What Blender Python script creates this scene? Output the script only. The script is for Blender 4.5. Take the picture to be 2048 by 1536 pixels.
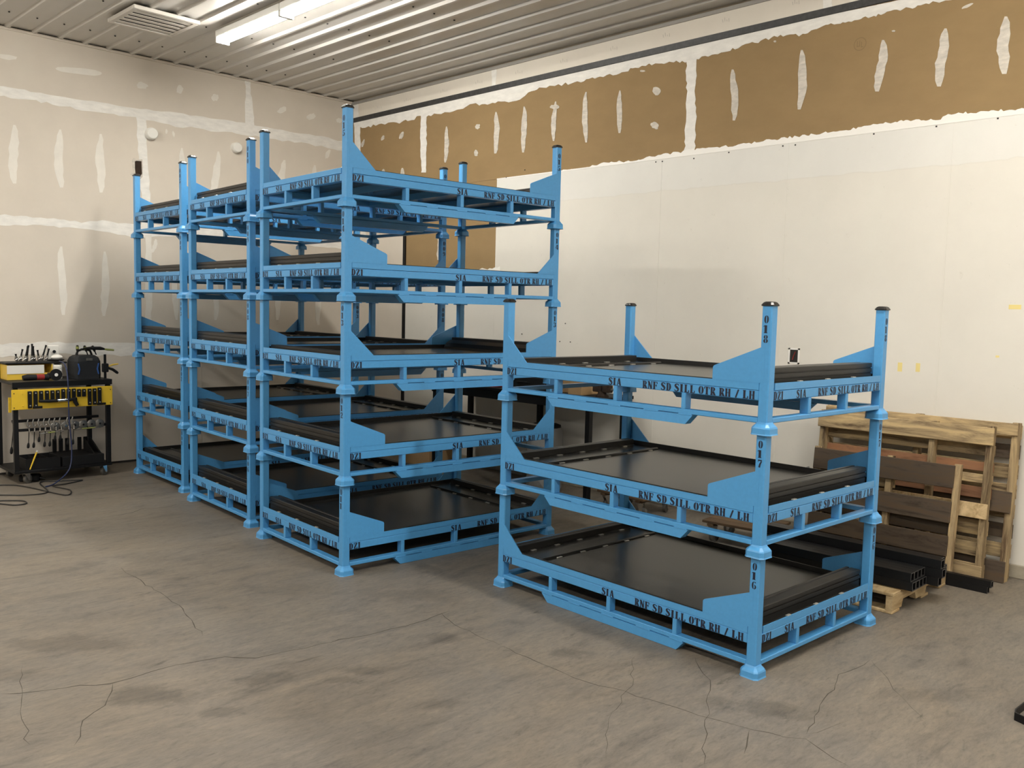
import bpy, bmesh, math, random
from mathutils import Vector, Matrix
random.seed(7)
scene = bpy.context.scene
COL = scene.collection
for o in list(bpy.data.objects):
    bpy.data.objects.remove(o, do_unlink=True)

# ------------------------------------------------------------------ camera
FPX = 1777.4                      # focal length in pixels of the 2048-wide frame
CAM = Vector((0.0, 0.0, 1.7128))
RT = Vector((0.7092, -0.7046, 0.0237)).normalized()
FW = Vector((0.7038, 0.7055, -0.0836))
FW = (FW - RT * FW.dot(RT)).normalized()
UP = RT.cross(FW).normalized()
cd = bpy.data.cameras.new('camera')
cd.sensor_fit = 'HORIZONTAL'; cd.sensor_width = 36.0; cd.lens = FPX / 2048 * 36
cd.clip_start = 0.05; cd.clip_end = 60
cam = bpy.data.objects.new('camera', cd); COL.objects.link(cam)
cam.matrix_world = Matrix(((RT.x, UP.x, -FW.x, CAM.x), (RT.y, UP.y, -FW.y, CAM.y), (RT.z, UP.z, -FW.z, CAM.z), (0, 0, 0, 1)))
scene.camera = cam
# ------------------------------------------------------------------ world, exposure
w = bpy.data.worlds.new('world'); scene.world = w; w.use_nodes = True
w.node_tree.nodes['Background'].inputs[0].default_value = (1, 0.95, 0.88, 1)
w.node_tree.nodes['Background'].inputs[1].default_value = 0.02
vs = scene.view_settings
vs.view_transform = 'Standard'; vs.look = 'None'; vs.gamma = 1; vs.use_curve_mapping = False
vs.exposure = 0.0
TUBE = 122.0                       # radiance of the lit strip lamps
LAMP_COL = (1.0, 0.965, 0.895)

XR, YL, ZC = 6.529, 9.486, 4.253  # right wall, left wall, ceiling
XB, YB = -5.5, -6.0               # walls behind the camera

def ray(x, y):
    return FW + RT * ((x - 1024) / FPX) + UP * ((768 - y) / FPX)
def on(x, y, ax, val):
    d = ray(x, y); return CAM + d * ((val - CAM[ax]) / d[ax])
def wl(x, y): return on(x, y, 1, YL)
def wr(x, y): return on(x, y, 0, XR)
def fl(x, y, z=0.0): return on(x, y, 2, z)

# ------------------------------------------------------------------ materials
def mat(name, col, rough=0.5, metal=0.0, noise=0.0, nscale=8.0, ncol=None, bump=0.0, bscale=40.0, stretch=(1, 1, 1), spec=0.5, emit=None, estr=0.0, coat=0.0, ramp=(0.35, 0.7)):
    m = bpy.data.materials.new(name); m.use_nodes = True
    nt = m.node_tree; b = nt.nodes['Principled BSDF']
    b.inputs['Base Color'].default_value = (*col, 1); b.inputs['Roughness'].default_value = rough
    b.inputs['Metallic'].default_value = metal; b.inputs['Specular IOR Level'].default_value = spec
    b.inputs['Coat Weight'].default_value = coat; b.inputs['Coat Roughness'].default_value = 0.2
    if emit:
        b.inputs['Emission Color'].default_value = (*emit, 1); b.inputs['Emission Strength'].default_value = estr
    if noise or bump:
        tc = nt.nodes.new('ShaderNodeTexCoord'); mp = nt.nodes.new('ShaderNodeMapping'); mp.inputs['Scale'].default_value = stretch
        nt.links.new(tc.outputs['Object'], mp.inputs['Vector'])
    if noise:
        n = nt.nodes.new('ShaderNodeTexNoise'); n.inputs['Scale'].default_value = nscale; n.inputs['Detail'].default_value = 7; n.inputs['Roughness'].default_value = 0.62
        nt.links.new(mp.outputs[0], n.inputs['Vector'])
        r = nt.nodes.new('ShaderNodeValToRGB'); r.color_ramp.elements[0].position = ramp[0]; r.color_ramp.elements[1].position = ramp[1]
        c2 = ncol or tuple(c * (1 - noise) for c in col)
        r.color_ramp.elements[0].color = (*c2, 1); r.color_ramp.elements[1].color = (*col, 1)
        nt.links.new(n.outputs['Fac'], r.inputs[0]); nt.links.new(r.outputs[0], b.inputs['Base Color'])
    if bump:
        n2 = nt.nodes.new('ShaderNodeTexNoise'); n2.inputs['Scale'].default_value = bscale; n2.inputs['Detail'].default_value = 4
        bp = nt.nodes.new('ShaderNodeBump'); bp.inputs['Strength'].default_value = bump; bp.inputs['Distance'].default_value = 0.01
        nt.links.new(mp.outputs[0], n2.inputs['Vector']); nt.links.new(n2.outputs['Fac'], bp.inputs['Height']); nt.links.new(bp.outputs[0], b.inputs['Normal'])
    return m

M = {}
M['blue'] = mat('blue_enamel', (0.086, 0.338, 0.670), 0.33, noise=0.06, nscale=60, spec=0.5)
M['print'] = mat('stencil_paint', (0.008, 0.010, 0.028), 0.55)
M['cap'] = mat('cast_steel_cap', (0.10, 0.098, 0.095), 0.33, 0.9, noise=0.5, nscale=60, bump=0.2)
M['deck'] = mat('black_sheet_steel', (0.050, 0.049, 0.046), 0.26, 0.35, noise=0.25, nscale=3.0, stretch=(1, 4, 1), spec=0.55)
M['black_bar'] = mat('black_steel_bar', (0.028, 0.027, 0.025), 0.36, 0.35, noise=0.35, nscale=10, stretch=(1, 0.15, 1), spec=0.5)
M['black'] = mat('black_paint', (0.005, 0.005, 0.0055), 0.5, spec=0.3)
M['blackmatte'] = mat('black_plastic', (0.007, 0.007, 0.0075), 0.65, spec=0.3)
M['clip'] = mat('zinc_clip', (0.62, 0.60, 0.55), 0.4, 0.7)
M['chrome'] = mat('chrome', (0.75, 0.74, 0.72), 0.2, 1.0)
M['gyp'] = mat('grey_gypsum_paper', (0.69, 0.62, 0.525), 0.85, noise=0.07, nscale=2.2, bump=0.03, bscale=180, spec=0.25)
M['tan'] = mat('tan_gypsum_paper', (0.320, 0.215, 0.104), 0.85, noise=0.10, nscale=3, spec=0.25, stretch=(1, 1, 2))
M['upper'] = mat('pale_gypsum_band', (0.74, 0.68, 0.585), 0.85, noise=0.06, nscale=2.5, spec=0.25)
M['mud'] = mat('joint_compound', (0.88, 0.85, 0.79), 0.9, noise=0.14, nscale=9, spec=0.2, stretch=(1, 1, 3))
M['mudtan'] = mat('joint_compound_thin', (0.72, 0.66, 0.57), 0.9, noise=0.28, nscale=14, spec=0.2, stretch=(1, 1, 3))
M['mudgrey'] = mat('joint_compound_grey', (0.815, 0.77, 0.69), 0.9, noise=0.08, nscale=9, spec=0.2)
def white_mat():
    m = mat('white_wall_panel', (0.765, 0.735, 0.67), 0.6, noise=0.07, nscale=1.3, bump=0.03, bscale=90, spec=0.35)
    nt = m.node_tree; b = nt.nodes['Principled BSDF']; L = nt.links.new; N = nt.nodes.new
    src = b.inputs['Base Color'].links[0].from_socket
    tc = N('ShaderNodeTexCoord'); sp = N('ShaderNodeSeparateXYZ'); L(tc.outputs['Object'], sp.inputs[0])
    n = N('ShaderNodeTexNoise'); n.inputs['Scale'].default_value = 6; n.inputs['Detail'].default_value = 8; L(tc.outputs['Object'], n.inputs['Vector'])
    ma = N('ShaderNodeMath'); ma.operation = 'MULTIPLY_ADD'; ma.inputs[1].default_value = 0.05; L(n.outputs['Fac'], ma.inputs[0]); L(sp.outputs['Z'], ma.inputs[2])
    # film line: cooler white above, a thin scuffed line, cream below (a printed-on edge of the panel film)
    mr = N('ShaderNodeMapRange'); mr.inputs[1].default_value = 2.60; mr.inputs[2].default_value = 3.00; L(ma.outputs[0], mr.inputs[0])
    r = N('ShaderNodeValToRGB'); e = r.color_ramp.elements; r.color_ramp.interpolation = 'LINEAR'
    e[0].position = 0.0; e[0].color = (1.0, 0.985, 0.955, 1); e[1].position = 1.0; e[1].color = (1.02, 1.03, 1.04, 1)
    for p_, c in ((0.50, (1.0, 0.985, 0.955)), (0.515, (0.95, 0.935, 0.905)), (0.53, (1.01, 1.015, 1.02))):
        q = e.new(p_); q.color = (*c, 1)
    L(mr.outputs[0], r.inputs[0])
    n2 = N('ShaderNodeTexNoise'); n2.inputs['Scale'].default_value = 14; n2.inputs['Detail'].default_value = 9; n2.inputs['Roughness'].default_value = 0.75; L(tc.outputs['Object'], n2.inputs['Vector'])
    r2 = N('ShaderNodeValToRGB'); f = r2.color_ramp.elements; f[0].position = 0.29; f[0].color = (0.86, 0.85, 0.83, 1); f[1].position = 0.36; f[1].color = (1, 1, 1, 1); L(n2.outputs['Fac'], r2.inputs[0])
    x = src
    for o in (r, r2):
        mx = N('ShaderNodeMix'); mx.data_type = 'RGBA'; mx.blend_type = 'MULTIPLY'; mx.inputs[0].default_value = 1.0; L(x, mx.inputs[6]); L(o.outputs[0], mx.inputs[7]); x = mx.outputs[2]
    L(x, b.inputs['Base Color']); return m
M['white'] = white_mat()
M['pencil'] = mat('pencil_grey', (0.50, 0.46, 0.40), 0.9)
M['taninkprint'] = mat('brown_ink_print', (0.235, 0.155, 0.075), 0.9)
M['seam'] = mat('white_panel_batten', (0.86, 0.83, 0.77), 0.5)
M['curb'] = mat('concrete_curb', (0.42, 0.37, 0.28), 0.9, noise=0.2, nscale=9, bump=0.2)
M['darkmetal'] = mat('grey_galvanised_strip', (0.085, 0.085, 0.085), 0.5, 0.5, noise=0.35, nscale=30)
M['ceil'] = mat('white_ribbed_steel', (0.60, 0.575, 0.53), 0.22, 0.0, noise=0.05, nscale=2, spec=0.5)
M['ceil_trim'] = mat('ceiling_trim', (0.30, 0.28, 0.25), 0.5)
M['plaswhite'] = mat('white_plastic', (0.80, 0.78, 0.72), 0.45)
M['vent'] = mat('vent_enamel', (0.58, 0.54, 0.48), 0.45)
M['rear'] = mat('rear_wall_paint', (0.30, 0.27, 0.23), 0.8, noise=0.1, nscale=2)
M['dark'] = mat('dark_cavity', (0.02, 0.017, 0.014), 0.8)
M['hole'] = mat('rough_hole', (0.045, 0.024, 0.012), 0.9, noise=0.6, nscale=20)
M['red'] = mat('red_cloth', (0.35, 0.02, 0.015), 0.8, noise=0.4, nscale=30)
M['card'] = mat('cardboard', (0.42, 0.27, 0.13), 0.85, noise=0.1, nscale=8)
M['sticker'] = mat('yellow_sticker', (0.80, 0.66, 0.26), 0.7)
M['yellow'] = mat('yellow_enamel', (0.83, 0.55, 0.035), 0.4, noise=0.06, nscale=9)
M['yellowbin'] = mat('yellow_plastic', (0.75, 0.50, 0.06), 0.4)
M['grease'] = mat('grey_used_steel', (0.23, 0.22, 0.20), 0.4, 0.7, noise=0.3, nscale=30)
M['bluecable'] = mat('blue_cable', (0.018, 0.028, 0.085), 0.45)
M['cable'] = mat('black_cable', (0.02, 0.019, 0.018), 0.5)
M['bag'] = mat('charcoal_bag_fabric', (0.013, 0.015, 0.018), 0.8, noise=0.2, nscale=60)
M['baglue'] = mat('blue_bag_trim', (0.03, 0.10, 0.32), 0.6)
M['green'] = mat('olive_grip', (0.25, 0.27, 0.07), 0.5)
M['tubesteel'] = mat('mill_scale_tube', (0.013, 0.013, 0.014), 0.42, 0.4, noise=0.3, nscale=10, stretch=(1, 0.1, 1))
M['tubeedge'] = mat('saw_cut_edge', (0.16, 0.155, 0.15), 0.4, 0.7)
M['conduit'] = mat('grey_conduit', (0.30, 0.30, 0.29), 0.45, 0.3)
M['crack'] = mat('floor_crack_dirt', (0.075, 0.065, 0.05), 0.95)
M['lens'] = mat('lit_lamp_lens', (1, 1, 1), 0.5, emit=LAMP_COL, estr=TUBE)
M['lampbody'] = mat('lamp_body_enamel', (0.8, 0.79, 0.75), 0.4)

def wood(name, c1, c2, knots=0.5, sc=(1, 1, 1)):
    m = bpy.data.materials.new(name); m.use_nodes = True; nt = m.node_tree; b = nt.nodes['Principled BSDF']
    b.inputs['Roughness'].default_value = 0.8; b.inputs['Specular IOR Level'].default_value = 0.25
    tc = nt.nodes.new('ShaderNodeTexCoord'); mp = nt.nodes.new('ShaderNodeMapping'); mp.inputs['Scale'].default_value = sc
    oi = nt.nodes.new('ShaderNodeObjectInfo'); ad = nt.nodes.new('ShaderNodeVectorMath'); ad.operation = 'ADD'
    sca = nt.nodes.new('ShaderNodeVectorMath'); sca.operation = 'SCALE'; sca.inputs[3].default_value = 37.0
    cmb = nt.nodes.new('ShaderNodeCombineXYZ')
    for i in range(3): nt.links.new(oi.outputs['Random'], cmb.inputs[i])
    nt.links.new(cmb.outputs[0], sca.inputs[0]); nt.links.new(tc.outputs['Object'], mp.inputs[0])
    nt.links.new(mp.outputs[0], ad.inputs[0]); nt.links.new(sca.outputs[0], ad.inputs[1])
    n = nt.nodes.new('ShaderNodeTexNoise'); n.inputs['Scale'].default_value = 6; n.inputs['Detail'].default_value = 8; n.inputs['Roughness'].default_value = 0.7; n.inputs['Distortion'].default_value = 0.6
    nt.links.new(ad.outputs[0], n.inputs['Vector'])
    r = nt.nodes.new('ShaderNodeValToRGB'); e = r.color_ramp.elements
    e[0].position = 0.34; e[0].color = (*c2, 1); e[1].position = 0.62; e[1].color = (*c1, 1)
    k = e.new(0.48); k.color = (*[0.5 * (a + q) + 0.02 for a, q in zip(c1, c2)], 1)
    nt.links.new(n.outputs['Fac'], r.inputs[0])
    mx = nt.nodes.new('ShaderNodeMix'); mx.data_type = 'RGBA'; mx.blend_type = 'MULTIPLY'
    mr = nt.nodes.new('ShaderNodeMapRange'); mr.inputs[3].default_value = 0.65; mr.inputs[4].default_value = 1.1
    nt.links.new(oi.outputs['Random'], mr.inputs[0])
    cc = nt.nodes.new('ShaderNodeCombineColor')
    for i in range(3): nt.links.new(mr.outputs[0], cc.inputs[i])
    mx.inputs[0].default_value = 1.0
    nt.links.new(r.outputs[0], mx.inputs[6]); nt.links.new(cc.outputs[0], mx.inputs[7])
    nt.links.new(mx.outputs[2], b.inputs['Base Color'])
    return m
M['wood_y'] = wood('pallet_wood_x', (0.62, 0.45, 0.23), (0.10, 0.062, 0.034), sc=(3, 0.35, 3))
M['wood_z'] = wood('pallet_wood_upright', (0.60, 0.44, 0.23), (0.12, 0.075, 0.04), sc=(3, 3, 0.35))
M['wood_dark'] = wood('weathered_dark_board', (0.115, 0.078, 0.046), (0.05, 0.034, 0.022), sc=(3, 0.4, 3))
M['wood_red'] = wood('reddish_board', (0.37, 0.170, 0.075), (0.17, 0.08, 0.04), sc=(3, 0.35, 3))
M['wood_fresh'] = wood('fresh_pine', (0.72, 0.54, 0.30), (0.38, 0.25, 0.11), sc=(0.5, 3, 3))
M['ply'] = wood('brown_ply', (0.20, 0.125, 0.065), (0.10, 0.06, 0.03), sc=(3, 0.4, 3))

def floor_mat():
    m = bpy.data.materials.new('worn_concrete'); m.use_nodes = True; nt = m.node_tree; b = nt.nodes['Principled BSDF']
    L = nt.links.new; N = nt.nodes.new
    tc = N('ShaderNodeTexCoord')
    def noise(scale, detail=8, rough=0.6, stretch=(1, 1, 1), rot=0.0, dist=0.0):
        mp = N('ShaderNodeMapping'); mp.inputs['Scale'].default_value = stretch; mp.inputs['Rotation'].default_value = (0, 0, rot)
        L(tc.outputs['Object'], mp.inputs[0]); n = N('ShaderNodeTexNoise'); n.inputs['Scale'].default_value = scale; n.inputs['Detail'].default_value = detail; n.inputs['Roughness'].default_value = rough; n.inputs['Distortion'].default_value = dist
        L(mp.outputs[0], n.inputs['Vector']); return n.outputs['Fac']
    def ramp(fac, stops):
        r = N('ShaderNodeValToRGB'); e = r.color_ramp.elements
        e[0].position, e[0].color = stops[0][0], (*stops[0][1], 1); e[1].position, e[1].color = stops[-1][0], (*stops[-1][1], 1)
        for p, c in stops[1:-1]:
            q = e.new(p); q.color = (*c, 1)
        L(fac, r.inputs[0]); return r.outputs[0]
    def mul(a, bb, f=1.0):
        x = N('ShaderNodeMix'); x.data_type = 'RGBA'; x.blend_type = 'MULTIPLY'; x.inputs[0].default_value = f
        L(a, x.inputs[6]); L(bb, x.inputs[7]); return x.outputs[2]
    base = ramp(noise(0.55, 6, 0.6, dist=0.4), [(0.30, (0.162, 0.142, 0.117)), (0.5, (0.190, 0.166, 0.136)), (0.72, (0.220, 0.191, 0.154))])
    streak = ramp(noise(3.2, 10, 0.72, (0.5, 1.7, 1), 0.8, 1.2), [(0.30, (0.66, 0.66, 0.67)), (0.45, (0.95, 0.95, 0.95)), (0.58, (1.04, 1.03, 1.01)), (0.75, (1.16, 1.14, 1.10))])
    mid = ramp(noise(10.0, 10, 0.75, (0.5, 1.7, 1), 0.8, 0.9), [(0.28, (0.62, 0.62, 0.63)), (0.44, (0.94, 0.94, 0.94)), (0.58, (1.05, 1.04, 1.02)), (0.75, (1.22, 1.20, 1.16))])
    fine = ramp(noise(42, 8, 0.8, (0.5, 1.6, 1), 0.8, 0.6), [(0.28, (0.60, 0.60, 0.60)), (0.46, (0.97, 0.97, 0.97)), (0.72, (1.20, 1.19, 1.17))])
    hue = ramp(noise(0.9, 5, 0.6, dist=0.5), [(0.38, (0.985, 1.0, 1.035)), (0.62, (1.03, 1.0, 0.965))])
    pits = ramp(noise(7.0, 5, 0.62, (0.5, 1.5, 1), 0.8, 0.6), [(0.27, (0.42, 0.41, 0.40)), (0.335, (1, 1, 1)), (1, (1, 1, 1))])
    col = mul(mul(mul(mul(mul(base, streak), mid), fine), pits, 0.8), hue)
    # stains with shapes of their own: (pixel x, y, radius x, radius y in metres, strength)
    st = [(140, 1287, .42, .16, .30), (300, 1392, .24, .13, .42), (425, 1425, .12, .07, .38), (530, 1355, .18, .10, .28), (730, 1340, .16, .06, .34),
          (885, 1275, .14, .08, .30), (10, 1350, .22, .10, .25), (1530, 1420, .24, .12, .36), (1420, 1400, .12, .06, .25), (265, 1145, .25, .10, .22),
          (560, 1180, .3, .12, .18), (1130, 1305, .14, .07, .3), (680, 1360, .1, .05, .3), (880, 1410, .13, .06, .25), (1860, 1390, .4, .08, .18), (820, 1190, .4, .15, .18)]
    dn = N('ShaderNodeTexNoise'); dn.inputs['Scale'].default_value = 7; dn.inputs['Detail'].default_value = 8; dn.inputs['Roughness'].default_value = 0.7; L(tc.outputs['Object'], dn.inputs['Vector'])
    for px, py, rx, ry, s in st:
        p = fl(px, py)
        mp = N('ShaderNodeMapping'); mp.vector_type = 'TEXTURE'; mp.inputs['Location'].default_value = (p.x, p.y, 0); mp.inputs['Rotation'].default_value = (0, 0, -0.75 + (hash((px, py)) % 7) * 0.0); mp.inputs['Scale'].default_value = (rx, ry, 1)
        L(tc.outputs['Object'], mp.inputs[0])
        ln = N('ShaderNodeVectorMath'); ln.operation = 'LENGTH'; L(mp.outputs[0], ln.inputs[0])
        ad = N('ShaderNodeMath'); ad.operation = 'MULTIPLY_ADD'; ad.inputs[1].default_value = 2.6; L(dn.outputs['Fac'], ad.inputs[0]); L(ln.outputs['Value'], ad.inputs[2])
        mr = N('ShaderNodeMapRange'); mr.inputs[1].default_value = 1.75; mr.inputs[2].default_value = 2.25; mr.inputs[3].default_value = 1 - 0.8 * s; mr.inputs[4].default_value = 1.0; L(ad.outputs[0], mr.inputs[0])
        cc = N('ShaderNodeCombineColor')
        for i in range(3): L(mr.outputs[0], cc.inputs[i])
        col = mul(col, cc.outputs[0])
    L(col, b.inputs['Base Color'])
    rr = N('ShaderNodeMapRange'); rr.inputs[3].default_value = 0.42; rr.inputs[4].default_value = 0.62; L(noise(2.5), rr.inputs[0]); L(rr.outputs[0], b.inputs['Roughness'])
    b.inputs['Specular IOR Level'].default_value = 0.35
    bp = N('ShaderNodeBump'); bp.inputs['Strength'].default_value = 0.25; bp.inputs['Distance'].default_value = 0.004; L(noise(22, 5, 0.6, (0.7, 1.4, 1), 0.8), bp.inputs['Height']); L(bp.outputs[0], b.inputs['Normal'])
    return m
M['floor'] = floor_mat()

# ------------------------------------------------------------------ geometry helpers
class Geo:
    def __init__(s): s.v = []; s.f = []
    def add(s, vs, fs):
        n = len(s.v); s.v += [tuple(p) for p in vs]; s.f += [tuple(i + n for i in f) for f in fs]; return s
    def box(s, x0, x1, y0, y1, z0, z1, c=0.0):
        if c <= 0:
            return s.add([(x0, y0, z0), (x1, y0, z0), (x1, y1, z0), (x0, y1, z0), (x0, y0, z1), (x1, y0, z1), (x1, y1, z1), (x0, y1, z1)],
                         [(0, 3, 2, 1), (4, 5, 6, 7), (0, 1, 5, 4), (1, 2, 6, 5), (2, 3, 7, 6), (3, 0, 4, 7)])
        X, Y, Z = (x0, x1), (y0, y1), (z0, z1); sg = (1, -1); vs = []; idx = {}
        for i in (0, 1):
            for j in (0, 1):
                for k in (0, 1):
                    for a in range(3):
                        p = [X[i] + sg[i] * c, Y[j] + sg[j] * c, Z[k] + sg[k] * c]
                        p[a] = (X[i], Y[j], Z[k])[a]
                        idx[(i, j, k, a)] = len(vs); vs.append(p)
        fs = []
        for a in range(3):
            b, d = (a + 1) % 3, (a + 2) % 3
            for e in (0, 1):
                loop = []
                for (m, n) in ((0, 0), (1, 0), (1, 1), (0, 1)):
                    t = [0, 0, 0]; t[a] = e; t[b] = m; t[d] = n; loop.append(idx[(*t, a)])
                fs.append(tuple(loop if e else reversed(loop)))
            for m in (0, 1):
                for n in (0, 1):
                    t0 = [0, 0, 0]; t0[b] = m; t0[d] = n; t1 = list(t0); t1[a] = 1
                    q = (idx[(*t0, b)], idx[(*t1, b)], idx[(*t1, d)], idx[(*t0, d)])
                    fs.append(q if (m == n) else tuple(reversed(q)))
        for i in (0, 1):
            for j in (0, 1):
                for k in (0, 1):
                    t = (idx[(i, j, k, 0)], idx[(i, j, k, 1)], idx[(i, j, k, 2)])
                    fs.append(t if (i + j + k) % 2 else tuple(reversed(t)))
        return s.add(vs, fs)
    def prism(s, poly, fn, t0, t1):
        """poly: 2-D outline, fn(a, b, t) -> point"""
        n = len(poly); vs = [fn(a, b, t0) for a, b in poly] + [fn(a, b, t1) for a, b in poly]
        return s.add(vs, [tuple(range(n - 1, -1, -1)), tuple(range(n, 2 * n))] + [(i, (i + 1) % n, n + (i + 1) % n, n + i) for i in range(n)])
    def rings(s, rs, cap0=True, cap1=True):
        n = len(rs[0]); vs = [p for r in rs for p in r]; fs = []
        for k in range(len(rs) - 1):
            for i in range(n):
                j = (i + 1) % n; fs.append((k * n + i, k * n + j, (k + 1) * n + j, (k + 1) * n + i))
        if cap0: fs.append(tuple(range(n - 1, -1, -1)))
        if cap1: fs.append(tuple((len(rs) - 1) * n + i for i in range(n)))
        return s.add(vs, fs)
    def cyl(s, p0, p1, r0, r1=None, n=12, cap=True):
        r1 = r0 if r1 is None else r1
        return s.tube([p0, p1], [r0, r1], n, cap)
    def tube(s, pts, r, n=8, cap=True):
        pts = [Vector(p) for p in pts]; rr = r if isinstance(r, (list, tuple)) else [r] * len(pts)
        rs = []; prev = None
        for i, p in enumerate(pts):
            t = (pts[min(i + 1, len(pts) - 1)] - pts[max(i - 1, 0)]).normalized()
            if prev is None:
                a = Vector((0, 0, 1)) if abs(t.z) < 0.9 else Vector((1, 0, 0)); u = t.cross(a).normalized()
            else:
                u = (prev - t * prev.dot(t)); u = u.normalized() if u.length > 1e-6 else t.orthogonal().normalized()
            prev = u; v = t.cross(u)
            rs.append([p + (u * math.cos(2 * math.pi * k / n) + v * math.sin(2 * math.pi * k / n)) * rr[i] for k in range(n)])
        return s.rings(rs, cap, cap)
    def lathe(s, c, prof, n=16):
        return s.rings([[(c[0] + r * math.cos(2 * math.pi * k / n), c[1] + r * math.sin(2 * math.pi * k / n), c[2] + z) for k in range(n)] for r, z in prof])
    def ellip(s, c, rx, ry, rz, n=10, m=6):
        rs = []
        for i in range(m + 1):
            a = -math.pi / 2 + math.pi * i / m; q = max(math.cos(a), 0.02)
            rs.append([(c[0] + rx * q * math.cos(2 * math.pi * k / n), c[1] + ry * q * math.sin(2 * math.pi * k / n), c[2] + rz * math.sin(a)) for k in range(n)])
        return s.rings(rs)
    def xf(s, mtx):
        s.v = [tuple(mtx @ Vector(p)) for p in s.v]; return s
    def mesh(s, name, m, smooth=False):
        me = bpy.data.meshes.new(name); me.from_pydata(s.v, [], s.f); me.validate()
        bm = bmesh.new(); bm.from_mesh(me); bmesh.ops.recalc_face_normals(bm, faces=bm.faces); bm.to_mesh(me); bm.free()
        if smooth:
            for p in me.polygons: p.use_smooth = True
            try: me.set_sharp_from_angle(angle=math.radians(40))
            except Exception: pass
        me.materials.append(M[m]); return me

def obj(name, me, parent=None, loc=(0, 0, 0), rz=0.0):
    o = bpy.data.objects.new(name, me); COL.objects.link(o); o.location = loc; o.rotation_euler = (0, 0, rz)
    if parent: o.parent = parent
    return o
def part(name, g, m, parent, smooth=False, loc=(0, 0, 0), rz=0.0):
    return obj(name, g.mesh(name, m, smooth), parent, loc, rz)
def tag(o, label=None, cat=None, group=None, kind=None):
    if label: o['label'] = label
    if cat: o['category'] = cat
    if group: o['group'] = group
    if kind: o['kind'] = kind
    return o
def thing(name, label, cat, loc=(0, 0, 0), rz=0.0, group=None):
    return tag(obj(name, None, None, loc, rz), label, cat, group)
def single(name, g, m, label, cat, loc=(0, 0, 0), rz=0.0, group=None, smooth=False):
    return tag(obj(name, g.mesh(name, m, smooth), None, loc, rz), label, cat, group)
def struct(name, g, m, loc=(0, 0, 0)):
    return tag(obj(name, g.mesh(name, m), None, loc), kind='structure')

# ------------------------------------------------------------------ room shell
floor = struct('floor', Geo().box(XB, XR + 0.15, YB, YL + 0.15, -0.12, 0.0), 'floor')
wall_left = struct('wall_left', Geo().box(XB - 0.15, XR + 0.15, YL + 0.014, YL + 0.16, 0, ZC + 0.1), 'dark')
wall_right = struct('wall_right', Geo().box(XR + 0.018, XR + 0.17, YB - 0.15, YL + 0.014, 0, ZC + 0.1), 'upper')
wall_back = struct('wall_back', Geo().box(XB - 0.15, XB, YB - 0.15, YL + 0.014, 0, ZC + 0.1), 'rear')
wall_front = struct('wall_front', Geo().box(XB, XR + 0.018, YB - 0.15, YB, 0, ZC + 0.1), 'rear')

# ceiling: ribbed steel panels, ribs run towards the left wall
RIB = 0.2308
RX0 = wl(14, 53).x
def ceil_panel_profile():
    pr = []
    for k in range(4):
        c = k * RIB
        pr += [(c - 0.030, 0.0), (c - 0.012, -0.021), (c + 0.012, -0.021), (c + 0.030, 0.0)]
    pr.append((4 * RIB - 0.030, 0.0))
    return pr
pr = ceil_panel_profile()
n = len(pr)
g = Geo(); y0, y1 = YB, YL + 0.012
g.add([(a, y0, b) for a, b in pr] + [(a, y1, b) for a, b in pr] + [(a, y0, 0.05) for a, b in pr] + [(a, y1, 0.05) for a, b in pr],
      [(i, i + 1, n + i + 1, n + i) for i in range(n - 1)] + [(2 * n + i, 3 * n + i, 3 * n + i + 1, 2 * n + i + 1) for i in range(n - 1)]
      + [(i, 2 * n + i, 2 * n + i + 1, i + 1) for i in range(n - 1)] + [(n + i, n + i + 1, 3 * n + i + 1, 3 * n + i) for i in range(n - 1)])
panel_me = g.mesh('ceiling_panel', 'ceil')
ceiling = struct('ceiling', Geo().box(XB, XR + 0.018, YB, YL + 0.014, ZC + 0.055, ZC + 0.2), 'ceil_trim')
k0 = math.floor((XB - RX0) / (4 * RIB)) + 1
for k in range(k0, 14):
    x = RX0 + k * 4 * RIB
    if x + 4 * RIB > XR + 0.06: break
    obj('ceiling_panel', panel_me, ceiling, (x, 0, ZC))
# filler to the right wall
xl = RX0 + k * 4 * RIB - 0.030
part('ceiling_panel', Geo().box(xl, XR + 0.016, YB, YL + 0.012, ZC, ZC + 0.05), 'ceil', ceiling)
for kk in range(4):
    c = xl + 0.030 + kk * RIB
    if c + 0.045 < XR:
        part('ceiling_rib', Geo().prism([(c - 0.030, 0), (c - 0.012, -0.021), (c + 0.012, -0.021), (c + 0.030, 0)], lambda a, b, t: (a, t, ZC + b), YB, YL + 0.012), 'ceil', ceiling)
# screws in the ceiling panels (tiny dots, one joined part)
g = Geo()
for r in range(-14, 12):
    for yy in (9.0, 8.05, 7.1, 6.15, 5.2, 4.25, 3.3):
        x = RX0 + r * RIB + 0.115
        if -1 < x < XR: g.box(x - 0.006, x + 0.006, yy - 0.006, yy + 0.006, ZC - 0.008, ZC - 0.001)
so = part('panel_screws', g, 'dark', ceiling); so['kind'] = 'stuff'
struct('trim_1', Geo().box(XB, XR, YL - 0.014, YL - 0.0005, ZC - 0.036, ZC - 0.010), 'gyp')
struct('trim_2', Geo().box(XR - 0.012, XR + 0.016, YB, YL, ZC - 0.055, ZC - 0.024), 'ceil_trim')

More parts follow.
